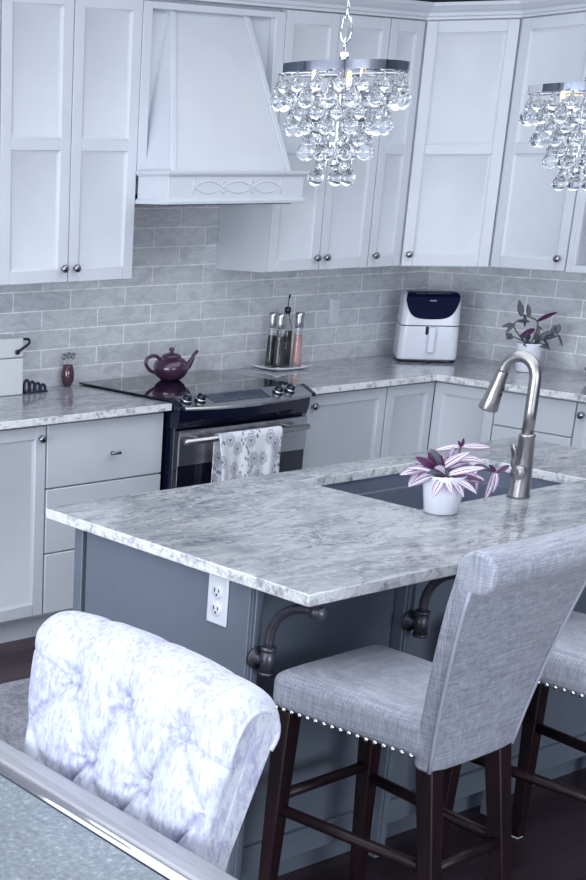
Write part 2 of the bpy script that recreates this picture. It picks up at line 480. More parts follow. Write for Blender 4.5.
# ------------------------------------------------------------------ cabinet helpers
def face_m(p0, u, n):
    """matrix: local x = along the face, local y = outward, local z = up"""
    u = V(u).normalized(); n = V(n).normalized(); z = V((0, 0, 1))
    m_ = Matrix((u, n, z)).transposed().to_4x4(); m_.translation = V(p0); return m_
def shaker(bm, FM, w, h, stile=.048, rails=(), slope=.012, depth=.009, th=.02):
    """door slab whose back is at y=0 and whose front is at y=th"""
    zs = [0, stile]
    for r in rails: zs += [r-.022, r+.022]
    zs += [h-stile, h]
    box(bm, (0, 0, 0), (stile, th, h), 0, FM); box(bm, (w-stile, 0, 0), (w, th, h), 0, FM)
    for i in range(0, len(zs), 2): box(bm, (stile, 0, zs[i]), (w-stile, th, zs[i+1]), 0, FM)
    for i in range(1, len(zs)-1, 2):
        a, b = zs[i], zs[i+1]
        o_ = [(stile, a), (w-stile, a), (w-stile, b), (stile, b)]
        i_ = [(stile+slope, a+slope), (w-stile-slope, a+slope), (w-stile-slope, b-slope), (stile+slope, b-slope)]
        O = [bm.verts.new(FM @ V((x, th-.0015, z))) for x, z in o_]; I = [bm.verts.new(FM @ V((x, th-depth, z))) for x, z in i_]
        for k in range(4): bm.faces.new([O[k], O[(k+1) % 4], I[(k+1) % 4], I[k]])
        bm.faces.new(I)
def slab_front(bm, FM, w, h, th=.02, lip=.0):
    box(bm, (0, 0, 0), (w, th, h), 0, FM)
def knob(parent, FM, x, z, y=.02, name='knob', r=.0155):
    bm = newbm(); c = FM @ V((x, y, z)); n = (FM.to_3x3() @ V((0, 1, 0)))
    lathe(bm, [(0.006, 0), (.006, .012), (.009, .015), (r, .019), (r, .025), (r*.8, .030), (0, .031)], c, n, 20)
    return part(name, bm, M['knob'], parent, normals=False)
def door(parent, FM, w, h, rails=(), kn=None, stile=.048, name='door'):
    bm = newbm(); shaker(bm, FM, w, h, stile, rails)
    d = part(name, bm, M['cab'], parent, bevel=.0018, seg=1, normals=False)
    if kn: knob(d, FM, *kn)
    return d

G_UP = 'white wall cabinets'
G_BASE = 'white base cabinets'
ZB, ZT = 1.372, 2.412
RAIL = 1.882-ZB-.003
def upper(label, xa, xb, doors, loc_y=0, left_end=True):
    t = thing('wall_cabinet', label, 'cabinet', (xa, 0, ZB))
    bm = newbm(); box(bm, (xa, UY+.02, ZB), (xb, -.001, 2.42)); part('cabinet_body', bm, M['cab'], t, bevel=.0015)
    for a, b, side in doors:
        FM = face_m((a, UY+.02, ZB+.003), (1, 0, 0), (0, -1, 0)); w = b-a; h = ZT-ZB-.006
        kx = w-.028 if side == 'r' else .028
        door(t, FM, w, h, (RAIL,), (kx, .052))
    return t
upper('white two-door wall cabinet left of the range hood', -.598, .057, [(-.596, -.272, 'r'), (-.268, .055, 'l')])
upper('white wall cabinet at the left edge, mostly outside the photo', -1.26, -.60, [(-1.258, -.932, 'r'), (-.928, -.602, 'l')])
upper('white wall cabinet right of the range hood with a pair of doors', .812, 1.436, [(.814, 1.122, 'r'), (1.126, 1.434, 'l')])
upper('narrow white wall cabinet between the paired doors and the corner cabinet', 1.438, 1.655, [(1.440, 1.652, 'l')])
# diagonal corner cabinet
t = thing('corner_wall_cabinet', 'white angled wall cabinet across the room corner, above the air fryer', 'cabinet', (1.66, 0, ZB))
dn = V((-1, -1, 0)).normalized(); du = V((1, -1, 0)).normalized()
P0 = V((DX0, UY, 0)); P1 = V((DX1, -.61, 0)); L = (P1-P0).length
du = (P1-P0).normalized(); dn = V((du.y, -du.x, 0))
Q0 = P0-dn*.02; Q1 = P1-dn*.02
bm = newbm(); prism(bm, [(1.657, -.001), (XC-.001, -.001), (XC-.001, -.608), (Q1.x, -.608), (Q1.x-.0, Q1.y+.005), (Q0.x, Q0.y), (1.657, Q0.y)], 2, ZB, 2.42)
part('cabinet_body', bm, M['cab'], t)
FM = face_m(V((Q0.x, Q0.y, ZB+.003))+du*.004, du, dn)
door(t, FM, L-.008, ZT-ZB-.006, (RAIL,), (.03, .052))
# right wall uppers
def face_r(y, z, off): return face_m((off, y, z), (0, -1, 0), (-1, 0, 0))
t = thing('wall_cabinet', 'white wall cabinet on the right wall between corner cabinet and open shelf', 'cabinet', (XC, -.612, ZB))
bm = newbm(); box(bm, (DX1+.02, -1.0, ZB), (XC-.001, -.612, 2.42)); part('cabinet_body', bm, M['cab'], t, bevel=.0015)
door(t, face_r(-.615, ZB+.003, DX1+.02), .382, ZT-ZB-.006, (RAIL,), (.382-.03, .052))
t = thing('open_wall_shelf', 'white open-fronted shelf cabinet at the right edge of the photo', 'shelf', (XC, -1.004, ZB))
bm = newbm(); ya, yb = -1.58, -1.004
box(bm, (DX1, ya, ZB), (XC-.001, ya+.02, 2.42)); box(bm, (DX1, yb-.022, ZB), (XC-.001, yb, 2.42))
box(bm, (DX1, ya+.02, ZB), (XC-.001, yb-.022, ZB+.03)); box(bm, (DX1, ya+.02, 2.38), (XC-.001, yb-.022, 2.42))
box(bm, (DX1, yb-.045, ZB+.03), (DX1+.018, yb-.022, 2.38))
part('frame', bm, M['cab'], t, bevel=.0015)
bm = newbm(); box(bm, (XC-.02, ya+.02, ZB+.03), (XC-.002, yb-.022, 2.38)); part('back_panel', bm, M['cab_in'], t)
for z in (1.72, 2.05):
    bm = newbm(); box(bm, (DX1+.02, ya+.02, z), (XC-.02, yb-.022, z+.018)); part('shelf_board', bm, M['cab'], t)
# white jar on open shelf
bm = newbm(); c = (2.02, -1.125, ZB+.0305)
lathe(bm, [(0, 0), (.03, 0), (.034, .01), (.034, .055), (.026, .065), (.026, .07), (.012, .078), (0, .08)], c, seg=24)
tag(part('jar', bm, M['ceramic']), 'small white jar on the open shelf at the right edge', 'jar')

# base cabinets
FYb = -.61
def base(label, xa, xb, fronts, toe=True, name='base_cabinet'):
    t = thing(name, label, 'cabinet', (xa, 0, 0))
    bm = newbm(); box(bm, (xa, FYb+.02, .10), (xb, -.001, .883)); part('cabinet_body', bm, M['cab'], t, bevel=.0012)
    bm = newbm(); box(bm, (xa, -.54, 0), (xb, -.50, .10)); part('toe_kick', bm, M['cab'], t)
    for f in fronts:
        kind, a, b, z0, z1, kn = f
        FM = face_m((a, FYb+.02, z0), (1, 0, 0), (0, -1, 0))
        if kind == 'door': door(t, FM, b-a, z1-z0, (), kn)
        else:
            bm = newbm(); slab_front(bm, FM, b-a, z1-z0)
            d = part('drawer', bm, M['cab'], t, bevel=.003)
            if kn: knob(d, FM, *kn)
    return t
base('white base cabinet with a panelled door at the left edge', -1.0, -.56, [('door', -.998, -.562, .115, .872, (.436-.03, .872-.115-.045))])
t = base('white base cabinet with three plain drawers, left of the range', -.557, .028, [
    ('drawer', -.553, .024, .627, .872, None), ('drawer', -.553, .024, .366, .621, (.288, .12)), ('drawer', -.553, .024, .115, .360, (.288, .12))])
# bar pull on the top drawer
dr = [c for c in t.children if c.name.startswith('drawer')][0]
bm = newbm(); tube(bm, [(-.262, -.64, .738), (-.216, -.64, .738)], .006, 12); tube(bm, [(-.239, -.61, .738), (-.239, -.64, .738)], .005, 10)
part('pull', bm, M['knob'], dr, normals=False)
base('white base cabinet with one wide door right of the range', .772, 1.338, [('door', .835, 1.334, .115, .872, (.03, .872-.115-.045))])
# corner base
t = thing('corner_base_cabinet', 'white corner base cabinet with two doors meeting at a right angle', 'cabinet', (1.341, 0, 0))
RX = XC-.61
bm = newbm(); prism(bm, [(1.341, -.001), (XC-.001, -.001), (XC-.001, -.943), (RX+.02, -.943), (RX+.02, FYb+.02), (1.341, FYb+.02)], 2, .10, .883)
part('cabinet_body', bm, M['cab'], t)
bm = newbm(); box(bm, (1.341, -.54, 0), (RX+.07, -.50, .10)); box(bm, (RX+.07, -.943, 0), (RX+.11, -.50, .10)); part('toe_kick', bm, M['cab'], t)
door(t, face_m((1.344, FYb+.02, .115), (1, 0, 0), (0, -1, 0)), RX-1.344-.002, .757, ())
door(t, face_m((RX+.02, FYb-.002, .115), (0, -1, 0), (-1, 0, 0)), .328, .757, ())
def base_r(label, ya, yb, fronts):
    t = thing('base_cabinet', label, 'cabinet', (XC, ya, 0))
    bm = newbm(); box(bm, (RX+.02, yb, .10), (XC-.001, ya, .883)); part('cabinet_body', bm, M['cab'], t, bevel=.0012)
    bm = newbm(); box(bm, (RX+.07, yb, 0), (RX+.11, ya, .10)); part('toe_kick', bm, M['cab'], t)
    for kind, z0, z1, kn in fronts:
        FM = face_m((RX+.02, ya-.003, z0), (0, -1, 0), (-1, 0, 0)); w = ya-yb-.006
        if kind == 'door': door(t, FM, w, z1-z0, (), kn)
        else:
            bm = newbm(); slab_front(bm, FM, w, z1-z0); d = part('drawer', bm, M['cab'], t, bevel=.003)
            if kn: knob(d, FM, *kn)
base_r('white base cabinet with drawers on the right wall behind the faucet', -.945, -1.343, [('drawer', .725, .872, (.2, .085)), ('drawer', .43, .72, (.2, .22)), ('drawer', .115, .425, (.2, .22))])
base_r('white base cabinet with a round knob at the right edge', -1.345, -1.80, [('door', .115, .872, (.035, .71))])

# ------------------------------------------------------------------ countertops
def edge_faces(o):
    for p in o.data.polygons:
        p.material_index = 0 if abs(p.normal.z) > .7 else 1
def rough_edge(bm, amt=.0035, cut=.03):
    pass
bm = newbm(); box(bm, (-1.35, -.65, .884), (.030, -.0005, .914))
o = part('countertop', bm, [M['granite'], M['granite_edge']], bevel=.003); edge_faces(o)
tag(o, 'grey granite countertop left of the range, cream bin on it', 'countertop')
bm = newbm(); prism(bm, [(.812, -.0005), (XC-.0005, -.0005), (XC-.0005, -2.2), (XC-.65, -2.2), (XC-.65, -.65), (.812, -.65)], 2, .884, .914)
o = part('countertop', bm, [M['granite'], M['granite_edge']], bevel=.003); edge_faces(o)
tag(o, 'grey granite L-shaped countertop running through the corner under the air fryer', 'countertop')

# ------------------------------------------------------------------ range hood
t = thing('range_hood', 'white tapered range hood with a carved band above the stove', 'range hood', (.435, 0, 1.663))
bm = newbm()
bp_y = -.295
box(bm, (.0585, bp_y, 1.785), (.8105, -.001, 2.42))
box(bm, (.0585, UY, 1.785), (.105, bp_y, 2.40)); box(bm, (.755, UY, 1.785), (.8105, bp_y, 2.40)); box(bm, (.105, UY, 2.375), (.755, bp_y, 2.40))
part('back_panel', bm, M['cab'], t, bevel=.003)
bm = newbm()
B = [(.095, bp_y, 1.786), (.745, bp_y, 1.786), (.745, -.487, 1.786), (.095, -.487, 1.786)]
T = [(.212, bp_y+.002, 2.378), (.628, bp_y+.002, 2.378), (.628, bp_y-.006, 2.378), (.212, bp_y-.006, 2.378)]
bv = [bm.verts.new(p) for p in B]; tv = [bm.verts.new(p) for p in T]
bm.faces.new(bv); bm.faces.new(tv[::-1])
for k in range(4): bm.faces.new([bv[k], bv[(k+1) % 4], tv[(k+1) % 4], tv[k]])
part('hood_body', bm, M['cab'], t)
for s in (0, 1):
    a = V(B[3]) if s == 0 else V(B[2]); b = V(T[3]) if s == 0 else V(T[2]); sg = 1 if s == 0 else -1
    bm = newbm(); n = V((0, -1, -.3)).normalized()*.010; w = V((.026*sg, 0, 0))
    vs = []
    for p in (a, b):
        for q in (V((0, 0, 0)), w, w+n, n): vs.append(bm.verts.new(p+q))
    for f in ((0, 1, 2, 3), (4, 7, 6, 5), (0, 4, 5, 1), (1, 5, 6, 2), (2, 6, 7, 3), (3, 7, 4, 0)): bm.faces.new([vs[i] for i in f])
    part('corner_batten', bm, M['cab'], t, bevel=.002)
HX0, HX1, HY = .062, .792, -.522
bm = newbm(); box(bm, (HX0, HY, 1.675), (HX1, -.335, 1.775)); box(bm, (HX0+.02, -.335, 1.70), (HX1, -.001, 1.775))
part('band', bm, M['cab'], t, bevel=.002)
def mould(name, prof):
    bm = newbm(); rings = []
    for (x, y, ox, oy) in ((HX0, -.335, -1, 0), (HX0, HY, -1, -1), (HX1, HY, 1, -1), (HX1, -.335, 1, 0)):
        rings.append([bm.verts.new((x+ox*a*(.15 if ox < 0 and False else 1), y+oy*a, z)) for a, z in prof])
    k = len(prof)
    for a, b in zip(rings, rings[1:]):
        for j in range(k): bm.faces.new([a[j], a[(j+1) % k], b[(j+1) % k], b[j]])
    bm.faces.new(rings[0]); bm.faces.new(rings[-1][::-1])
    part(name, bm, M['cab'], t, bevel=.0015)
mould('upper_molding', [(-.02, 1.768), (.004, 1.768), (.012, 1.776), (.014, 1.788), (-.04, 1.788)])
mould('lower_molding', [(-.02, 1.664), (.010, 1.664), (.012, 1.676), (.004, 1.684), (-.02, 1.686)])
bm = newbm(); box(bm, (HX0+.03, HY+.03, 1.660), (HX1-.03, -.03, 1.698)); part('filter', bm, M['filter'], t, bevel=.003)
bm = newbm(); yy = HY-.001; zc, zh = 1.727, .026; xa, xb = .19, .66
def cv(pts, r=.0023): tube(bm, [(x, yy, z) for x, z in pts], r, 6)
seg_w = (xb-xa)/3
cv([(xa, zc-zh), (xa, zc+zh)]); cv([(xb, zc-zh), (xb, zc+zh)])
for ph in (0, 1):
    cv([(xa+(xb-xa)*k/60, zc+(zh*.85)*math.sin(3*PI*k/60+ph*PI)) for k in range(61)])
for x in (xa+seg_w, xa+seg_w*2):
    cv([(x-.019, zc), (x, zc+zh), (x+.019, zc), (x, zc-zh), (x-.019, zc)], .0023)
part('carving', bm, M['cab'], t, normals=False)

# ------------------------------------------------------------------ range
t = thing('range', 'black and stainless slide-in range with a glass cooktop', 'stove', (.42, 0, 0))
bm = newbm(); box(bm, (.045, -.655, .02), (.766, -.03, .905)); part('oven_body', bm, M['black'], t, bevel=.003)
bm = newbm(); box(bm, (.034, -.635, .9155), (.803, -.02, .924)); box(bm, (.046, -.63, .90), (.766, -.03, .9155)); part('cooktop', bm, M['glassblack'], t, bevel=.003)
def bow(s): return .030*(1-s*s)
K = 24
bm = newbm()
xs = [.064+(.770-.064)*k/K for k in range(K+1)]
rows = []
for x in xs:
    s = (x-.417)/.355; b_ = bow(s)
    rows.append([bm.verts.new(p) for p in ((x, -.600, .9245), (x, -.612, .932), (x, -.690-b_, .899-b_*.25), (x, -.694-b_, .893-b_*.25), (x, -.690-b_, .887-b_*.25), (x, -.62, .887))])
for a, b in zip(rows, rows[1:]):
    for j in range(6): bm.faces.new([a[j], a[(j+1) % 6], b[(j+1) % 6], b[j]])
bm.faces.new(rows[0]); bm.faces.new(rows[-1][::-1])
cp = part('control_panel', bm, M['steel'], t, smooth=True); cp.data.set_sharp_from_angle(angle=.5)
for xa, xb in ((.034, .064), (.770, .800)):
    bm = newbm(); prism(bm, [(-.60, .924), (-.615, .931), (-.685, .900), (-.690, .885), (-.60, .885)], 0, xa, xb); part('end_cap', bm, M['black'], t, bevel=.003)
bm = newbm(); rows = []
for k in range(K+1):
    x = .040+(.768-.040)*k/K; s = (x-.404)/.366; b_ = bow(s)
    rows.append([bm.verts.new(p) for p in ((x, -.60, .887), (x, -.686-b_, .887-b_*.25), (x, -.684-b_*1.0, .85-b_*.3), (x, -.672-b_*.4, .812), (x, -.60, .812))])
for a, b in zip(rows, rows[1:]):
    for j in range(5): bm.faces.new([a[j], a[(j+1) % 5], b[(j+1) % 5], b[j]])
bm.faces.new(rows[0]); bm.faces.new(rows[-1][::-1])
ap = part('apron', bm, M['black'], t, smooth=True); ap.data.set_sharp_from_angle(angle=.5)
sl = V((0, -.690+.612, .899-.932)).normalized(); sn = V((0, -sl.z*-1, 0))
pn = V((0, -.42, .91)).normalized()
def on_panel(x, f): # f 0 back .. 1 front
    s = (x-.421)/.355; b_ = bow(s)
    return V((x, -.612+(-.078-b_)*f, .932+(-.033-b_*.25)*f+.0005))
bm = newbm()
q = [on_panel(.225, .12), on_panel(.535, .12), on_panel(.535, .72), on_panel(.225, .72)]
A = [bm.verts.new(p+pn*.0015) for p in q]; B_ = [bm.verts.new(p-pn*.003) for p in q]
bm.faces.new(A)
for k in range(4): bm.faces.new([A[k], B_[k], B_[(k+1) % 4], A[(k+1) % 4]])
dsp = part('display', bm, plain('display_glass', (58, 66, 84), .12, 0, .1), t)
bm = newbm()
for r_ in range(3):
    for c_ in range(9):
        if r_ == 0 and 3 <= c_ <= 5: continue
        f_ = .24+r_*.17; x_ = .247+c_*.032
        p = on_panel(x_, f_)+pn*.002
        box(bm, (p.x-.004, p.y-.003, p.z-.0006), (p.x+.004, p.y+.003, p.z+.0004))
part('buttons', bm, plain('button_print', (96, 106, 124), .5), dsp)
for x in (.10, .172, .600, .672):
    bm = newbm(); c = on_panel(x, .48)
    lathe(bm, [(.0, 0), (.024, 0), (.024, .006), (.019, .010), (.0175, .024), (.015, .027), (0, .028)], c, pn, 24)
    kb = part('knob', bm, M['black'], t, normals=False)
    bm = newbm(); e = c+pn*.0285; box(bm, (e.x-.0035, e.y-.015, e.z-.004), (e.x+.0035, e.y+.015, e.z+.004))
    lathe(bm, [(.0215, .006), (.0222, .008), (.0215, .0105), (.0195, .0112)], c, pn, 24)
    part('trim_ring', bm, M['chrome'], kb, normals=False)
# oven door
bm = newbm(); box(bm, (.042, -.688, .17), (.758, -.657, .806)); dd = part('oven_door', bm, M['glassblack'], t, bevel=.004)
bm = newbm()
top = []; bot = []
for k in range(25):
    x = .044+(.756-.044)*k/24; s = (x-.4)/.36; top.append((x, .804)); bot.append((x, .664+.0*s))
prism(bm, top+bot[::-1], 1, -.692, -.686)
part('door_band', bm, M['steel'], dd)
bm = newbm(); tube(bm, [(.032, -.738, .770), (.716, -.738, .770)], .0125, 16)
hd = part('handle', bm, M['steel'], dd, normals=False)
bm = newbm()
for x in (.12, .635): box(bm, (x-.008, -.734, .764), (x+.008, -.69, .780))
part('bracket', bm, M['steel'], hd, bevel=.002)
bm = newbm(); box(bm, (.044, -.685, .03), (.757, -.657, .163)); part('drawer', bm, M['steel'], t, bevel=.004)

# towel over the handle
bm = newbm(); uvl = bm.loops.layers.uv.new('UVMap')
W_, NX, NZ = .352, 48, 60
x0t = .20
grid = []
for j in range(NZ+1):
    s = j/NZ*.75          # metres along cloth: back hem -> over the bar -> front hem
    row = []
    back = .27
    R_ = .0165
    for i in range(NX+1):
        u = i/NX; x = x0t+W_*u
        if s < back: y = -.738+R_; z = .772-(back-s); d = back-s; side = 1
        elif s < back+PI*R_:
            a = (s-back)/R_; y = -.738+R_*math.cos(a); z = .772+R_*math.sin(a); d = 0; side = 0
        else:
            d = s-back-PI*R_; y = -.738-R_; z = .772-d; side = -1
        am = min(1, d/.12)
        if side < 0:
            y -= am*(.006+.007*math.sin(u*17+.6)+.005*math.sin(u*31+1)+.010*math.exp(-((u-.55)/.06)**2))
            z -= .012*u
            x += am*.004*math.sin(u*12+d*9) - (u-.5)*.018*am
        elif side > 0:
            y -= 0; y += am*.004*math.sin(u*20)
            y = min(y, -.698)
        row.append((bm.verts.new((x, y, z)), (u, s)))
    grid.append(row)
for j in range(NZ):
    for i in range(NX):
        q = [grid[j][i], grid[j][i+1], grid[j+1][i+1], grid[j+1][i]]
        f = bm.faces.new([v for v, _ in q]); f.smooth = True
        for lp, (_, uv) in zip(f.loops, q): lp[uvl].uv = (uv[0], uv[1]*1.5)
o = part('dish_towel', bm, M['towel'], normals=False)
sd = o.modifiers.new('thick', 'SOLIDIFY'); sd.thickness = .002; sd.offset = 0
tag(o, 'white dish towel printed with grey flowers, draped over the oven handle', 'towel')

# ------------------------------------------------------------------ items on the counters
ZC = .9145
# teapot
t = thing('teapot', 'plum purple ceramic teapot on the glass cooktop', 'teapot', (.415, -.185, .9245))
bm = newbm(); c = (.415, -.185, .9245)
lathe(bm, [(0, .004), (.038, .004), (.040, 0), (.046, .003), (.064, .018), (.076, .040), (.078, .056), (.072, .076), (.057, .092), (.040, .101), (.034, .103)], c, seg=40)
part('pot_body', bm, M['purple'], t, normals=False)
bm = newbm(); lathe(bm, [(.042, .1005), (.043, .104), (.034, .112), (.018, .117), (.008, .119), (.007, .123), (.012, .128), (.013, .133), (.009, .139), (0, .141)], c, seg=32)
part('lid', bm, M['purple'], t, normals=False)
C0 = V(c)
dx = V((.97, -.24, 0)).normalized()
bm = newbm(); tube(bm, spline([C0+dx*.056+V((0, 0, .045)), C0+dx*.080+V((0, 0, .055)), C0+dx*.100+V((0, 0, .082)), C0+dx*.112+V((0, 0, .108)), C0+dx*.128+V((0, 0, .121))], 6), [.021-.0135*min(1, k/16) for k in range(25)], 16)
part('spout', bm, M['purple'], t, normals=False)
bm = newbm(); tube(bm, spline([C0-dx*.052+V((0, 0, .090)), C0-dx*.080+V((0, 0, .108)), C0-dx*.112+V((0, 0, .100)), C0-dx*.122+V((0, 0, .075)), C0-dx*.100+V((0, 0, .045)), C0-dx*.064+V((0, 0, .030))], 6), .0075, 12)
part('handle', bm, M['purple'], t, normals=False)

# plate and mills
PCX, PCY = 1.155, -.125
bm = newbm(); NP = 16; g = []
half = .116
for top_ in (0, 1):
    gg = []
    for j in range(NP+1):
        r_ = []
        for i in range(NP+1):
            u = -1+2*i/NP; v = -1+2*j/NP
            e = max(abs(u), abs(v)); cr = abs(u*v)
            z = .004+ .010*max(0, e-.72)/.28 + .008*max(0, cr-.5)/.5 + (.004 if top_ else 0)
            pin = 1-.05*(1-min(abs(u), abs(v)))*(e > .99)
            r_.append(bm.verts.new((PCX+u*half*pin, PCY+v*(half-.03)*pin, ZC-.0035+z-(0.0 if top_ else 0))))
        gg.append(r_)
    g.append(gg)
for i in range(NP):
    for j in range(NP):
        bm.faces.new([g[1][j][i], g[1][j][i+1], g[1][j+1][i+1], g[1][j+1][i]])
        bm.faces.new([g[0][j][i], g[0][j+1][i], g[0][j+1][i+1], g[0][j][i+1]])
for k in range(NP):
    for (a, b) in (((0, k), (0, k+1)), ((NP, k), (NP, k+1)), ((k, 0), (k+1, 0)), ((k, NP), (k+1, NP))):
        bm.faces.new([g[0][a[0]][a[1]], g[0][b[0]][b[1]], g[1][b[0]][b[1]], g[1][a[0]][a[1]]])
tag(part('plate', bm, M['ceramic'], smooth=True), 'white square plate holding the mills and oil bottle', 'plate')
PZ = ZC+.0085
def up_(pr_, k): return [(r, h*k) for r, h in pr_]
KH = 1.24; KM = 1.37
def mill(x, y, mat, label):
    t = thing('spice_mill', label, 'spice mill', (x, y, PZ), 'spice mills on the plate')
    bm = newbm(); lathe(bm, up_([(0, 0), (.024, 0), (.025, .003), (.0235, .02), (.0175, .13), (.0175, .135), (0, .135)], KM), (x, y, PZ), seg=28); part('glass_body', bm, M['clear'], t, normals=False)
    bm = newbm(); lathe(bm, up_([(0, .004), (.0215, .004), (.0215, .02), (.0172, .105), (0, .106)], KM), (x, y, PZ), seg=24); part('contents', bm, mat, t, normals=False)
    bm = newbm(); lathe(bm, up_([(.0185, .132), (.0205, .135), (.0195, .15), (.0215, .172), (.0215, .181), (.017, .183), (0, .183)], KM), (x, y, PZ), seg=28); part('steel_cap', bm, M['steel'], t, normals=False)
mill(1.108, -.092, M['pepper'], 'tall steel-capped mill of dark peppercorns, leftmost on the white plate')
mill(1.101, -.150, M['pepper'], 'steel-capped peppercorn mill standing just left of the oil bottle')
mill(1.220, -.150, M['salt'], 'steel-capped mill of pink salt at the right of the plate')
t = thing('oil_bottle', 'dark green oil bottle with a black pour spout on the plate', 'bottle', (1.170, -.118, PZ))
c = (1.170, -.118, PZ)
bm = newbm(); lathe(bm, up_([(0, 0), (.027, 0), (.029, .004), (.029, .135), (.026, .15), (.014, .175), (.011, .18), (.011, .205), (0, .205)], KH), c, seg=28); part('glass_body', bm, M['clear'], t, normals=False)
bm = newbm(); lathe(bm, up_([(0, .004), (.0255, .004), (.0255, .132), (0, .133)], KH), c, seg=24); part('oil', bm, M['oil'], t, normals=False)
bm = newbm(); lathe(bm, up_([(.013, .200), (.015, .202), (.015, .218), (.009, .221), (0, .221)], KH), c, seg=20); part('stopper', bm, M['black'], t, normals=False)
bm = newbm(); z0_ = .221*KH-.002; tube(bm, spline([V(c)+V((0, 0, z0_)), V(c)+V((0.001, 0, z0_+.028)), V(c)+V((.004, 0, z0_+.046))], 4), .0028, 8); tube(bm, [V(c)+V((.003, 0, z0_+.042)), V(c)+V((.007, 0, z0_+.058))], .0045, 8); part('pour_spout', bm, M['black'], t, normals=False)

# air fryer (rotated towards the room)
ang = math.atan2(-.60, -.80)    # outward normal
fn = V((-.70, -.71, 0)).normalized()
rz = math.atan2(fn.y, fn.x)+PI/2
FC = V((2.015, -.235, ZC))
t = thing('air_fryer', 'white air fryer with a dark navy top panel in the counter corner', 'air fryer', FC, rotz=rz)
def rr(w, d, r, n=6, z=0):
    pts = []
    for cx_, cy_, a0 in ((w-r, d-r, 0), (-w+r, d-r, 90), (-w+r, -d+r, 180), (w-r, -d+r, 270)):
        for k in range(n+1):
            a = math.radians(a0+90*k/n); pts.append((cx_+r*math.cos(a), cy_+r*math.sin(a), z))
    return pts
def loft(bm, rings, mi=0, cap=(True, True)):
    R_ = [[bm.verts.new(p) for p in r] for r in rings]; n = len(R_[0])
    for a, b in zip(R_, R_[1:]):
        for k in range(n):
            f = bm.faces.new([a[k], a[(k+1) % n], b[(k+1) % n], b[k]]); f.smooth = True; f.material_index = mi
    if cap[0]: bm.faces.new(R_[0][::-1])
    if cap[1]: bm.faces.new(R_[-1])
bm = newbm(); loft(bm, [rr(.132, .135, .03, z=.012), rr(.134, .137, .032, z=.02), rr(.130, .134, .035, z=.165), rr(.126, .128, .04, z=.285), rr(.120, .122, .04, z=.300), rr(.108, .110, .035, z=.308)])
o = part('housing', bm, M['white_plastic'], t, local=True)
bm = newbm(); loft(bm, [rr(.128, .131, .03, z=0), rr(.131, .134, .03, z=.012)]); part('base_ring', bm, M['black'], t, local=True)
# drawer seam, front face and lid
bm = newbm(); loft(bm, [rr(.1318, .1355, .034, z=.163), rr(.1316, .1353, .034, z=.167)]); part('seam', bm, M['black'], t, local=True)
bm = newbm(); ring = []
NPn = 25; fr = []; bk = []
def fy(z): return -(.134+(.128-.134)*(z-.165)/.12)
for k in range(NPn):
    u = -1+2*k/(NPn-1); x = u*.118
    zb = .194+.070*(abs(u)**6.0)+.014*u*u
    fr.append((x, zb))
rowsA = []
for (x, zb) in fr:
    col = []
    for z in (zb, zb+(.292-zb)*.5, .292):
        col.append(bm.verts.new((x, fy(z)-.0012, z)))
    col.append(bm.verts.new((x*.98, -.118, .303))); col.append(bm.verts.new((x*.93, -.104, .3095)))
    col.append(bm.verts.new((x*.93, .0, .3095)))
    rowsA.append(col)
for a, b in zip(rowsA, rowsA[1:]):
    for j in range(5): bm.faces.new([a[j], b[j], b[j+1], a[j+1]])
o = part('touch_panel', bm, plain('navy_gloss', (12, 17, 50), .45, 0, .05, Specular_IOR_Level=.06), t, local=True, normals=True)
sd = o.modifiers.new('thick', 'SOLIDIFY'); sd.thickness = .002; sd.offset = 0
bm = newbm()
for k in range(6):   # small maker's mark on the panel, too small to read
    box(bm, (-.014+k*.005, fy(.275)-.0032, .2745), (-.0105+k*.005, fy(.275)-.0022, .2795))
part('logo', bm, plain('logo_print', (170, 176, 190), .5), t, local=True)
bm = newbm(); box(bm, (-.006, -.160, .045), (.026, -.128, .160))
o = part('basket_handle', bm, M['white_plastic'], t, bevel=.006, local=True, seg=3)
bm = newbm(); box(bm, (-.019, -.1365, .125), (-.006, -.128, .162)); part('handle_recess', bm, M['black'], t, bevel=.002, local=True)

t.scale = (1.05, 1.02, 1.05)
# outlets
def outlet(name, FM, kind, label):
    t = thing(name, label, 'outlet', FM.translation)
    bm = newbm(); box(bm, (-.034, 0, -.060), (.034, .006, .060), 0, FM); part('cover_plate', bm, M['plate'], t, bevel=.003)
    if kind == 'duplex':
        for s in (-1, 1):
            bm = newbm(); c = FM @ V((0, .006, s*.022)); nn = FM.to_3x3() @ V((0, 1, 0))
            lathe(bm, [(0.0175, -.001), (.0175, .002), (.016, .003), (0, .003)], c, nn, 20)
            r_ = part('receptacle', bm, M['plate'], t, normals=False)
            bm = newbm(); y = .0088
            for (a, b, w, h) in ((-.007, .003, .0016, .005), (.007, .003, .0016, .004), (0, -.008, .0026, .0026)):
                box(bm, (a-w, y, s*.022+b-h), (a+w, y+.0008, s*.022+b+h), 0, FM)
            part('slots', bm, M['slot'], r_)
    else:
        bm = newbm(); box(bm, (-.0165, .006, -.033), (.0165, .010, .033), 0, FM); part('switch_paddle', bm, M['plate'], t, bevel=.0015)
outlet('wall_switch', face_m((1.603, -.0005, 1.147), (1, 0, 0), (0, -1, 0)), 'paddle', 'white switch plate on the tiled backsplash')
outlet('outlet', face_m((-1.4405, -2.543, .818), (0, -1, 0), (-1, 0, 0)), 'duplex', 'white double power outlet on the end of the island')

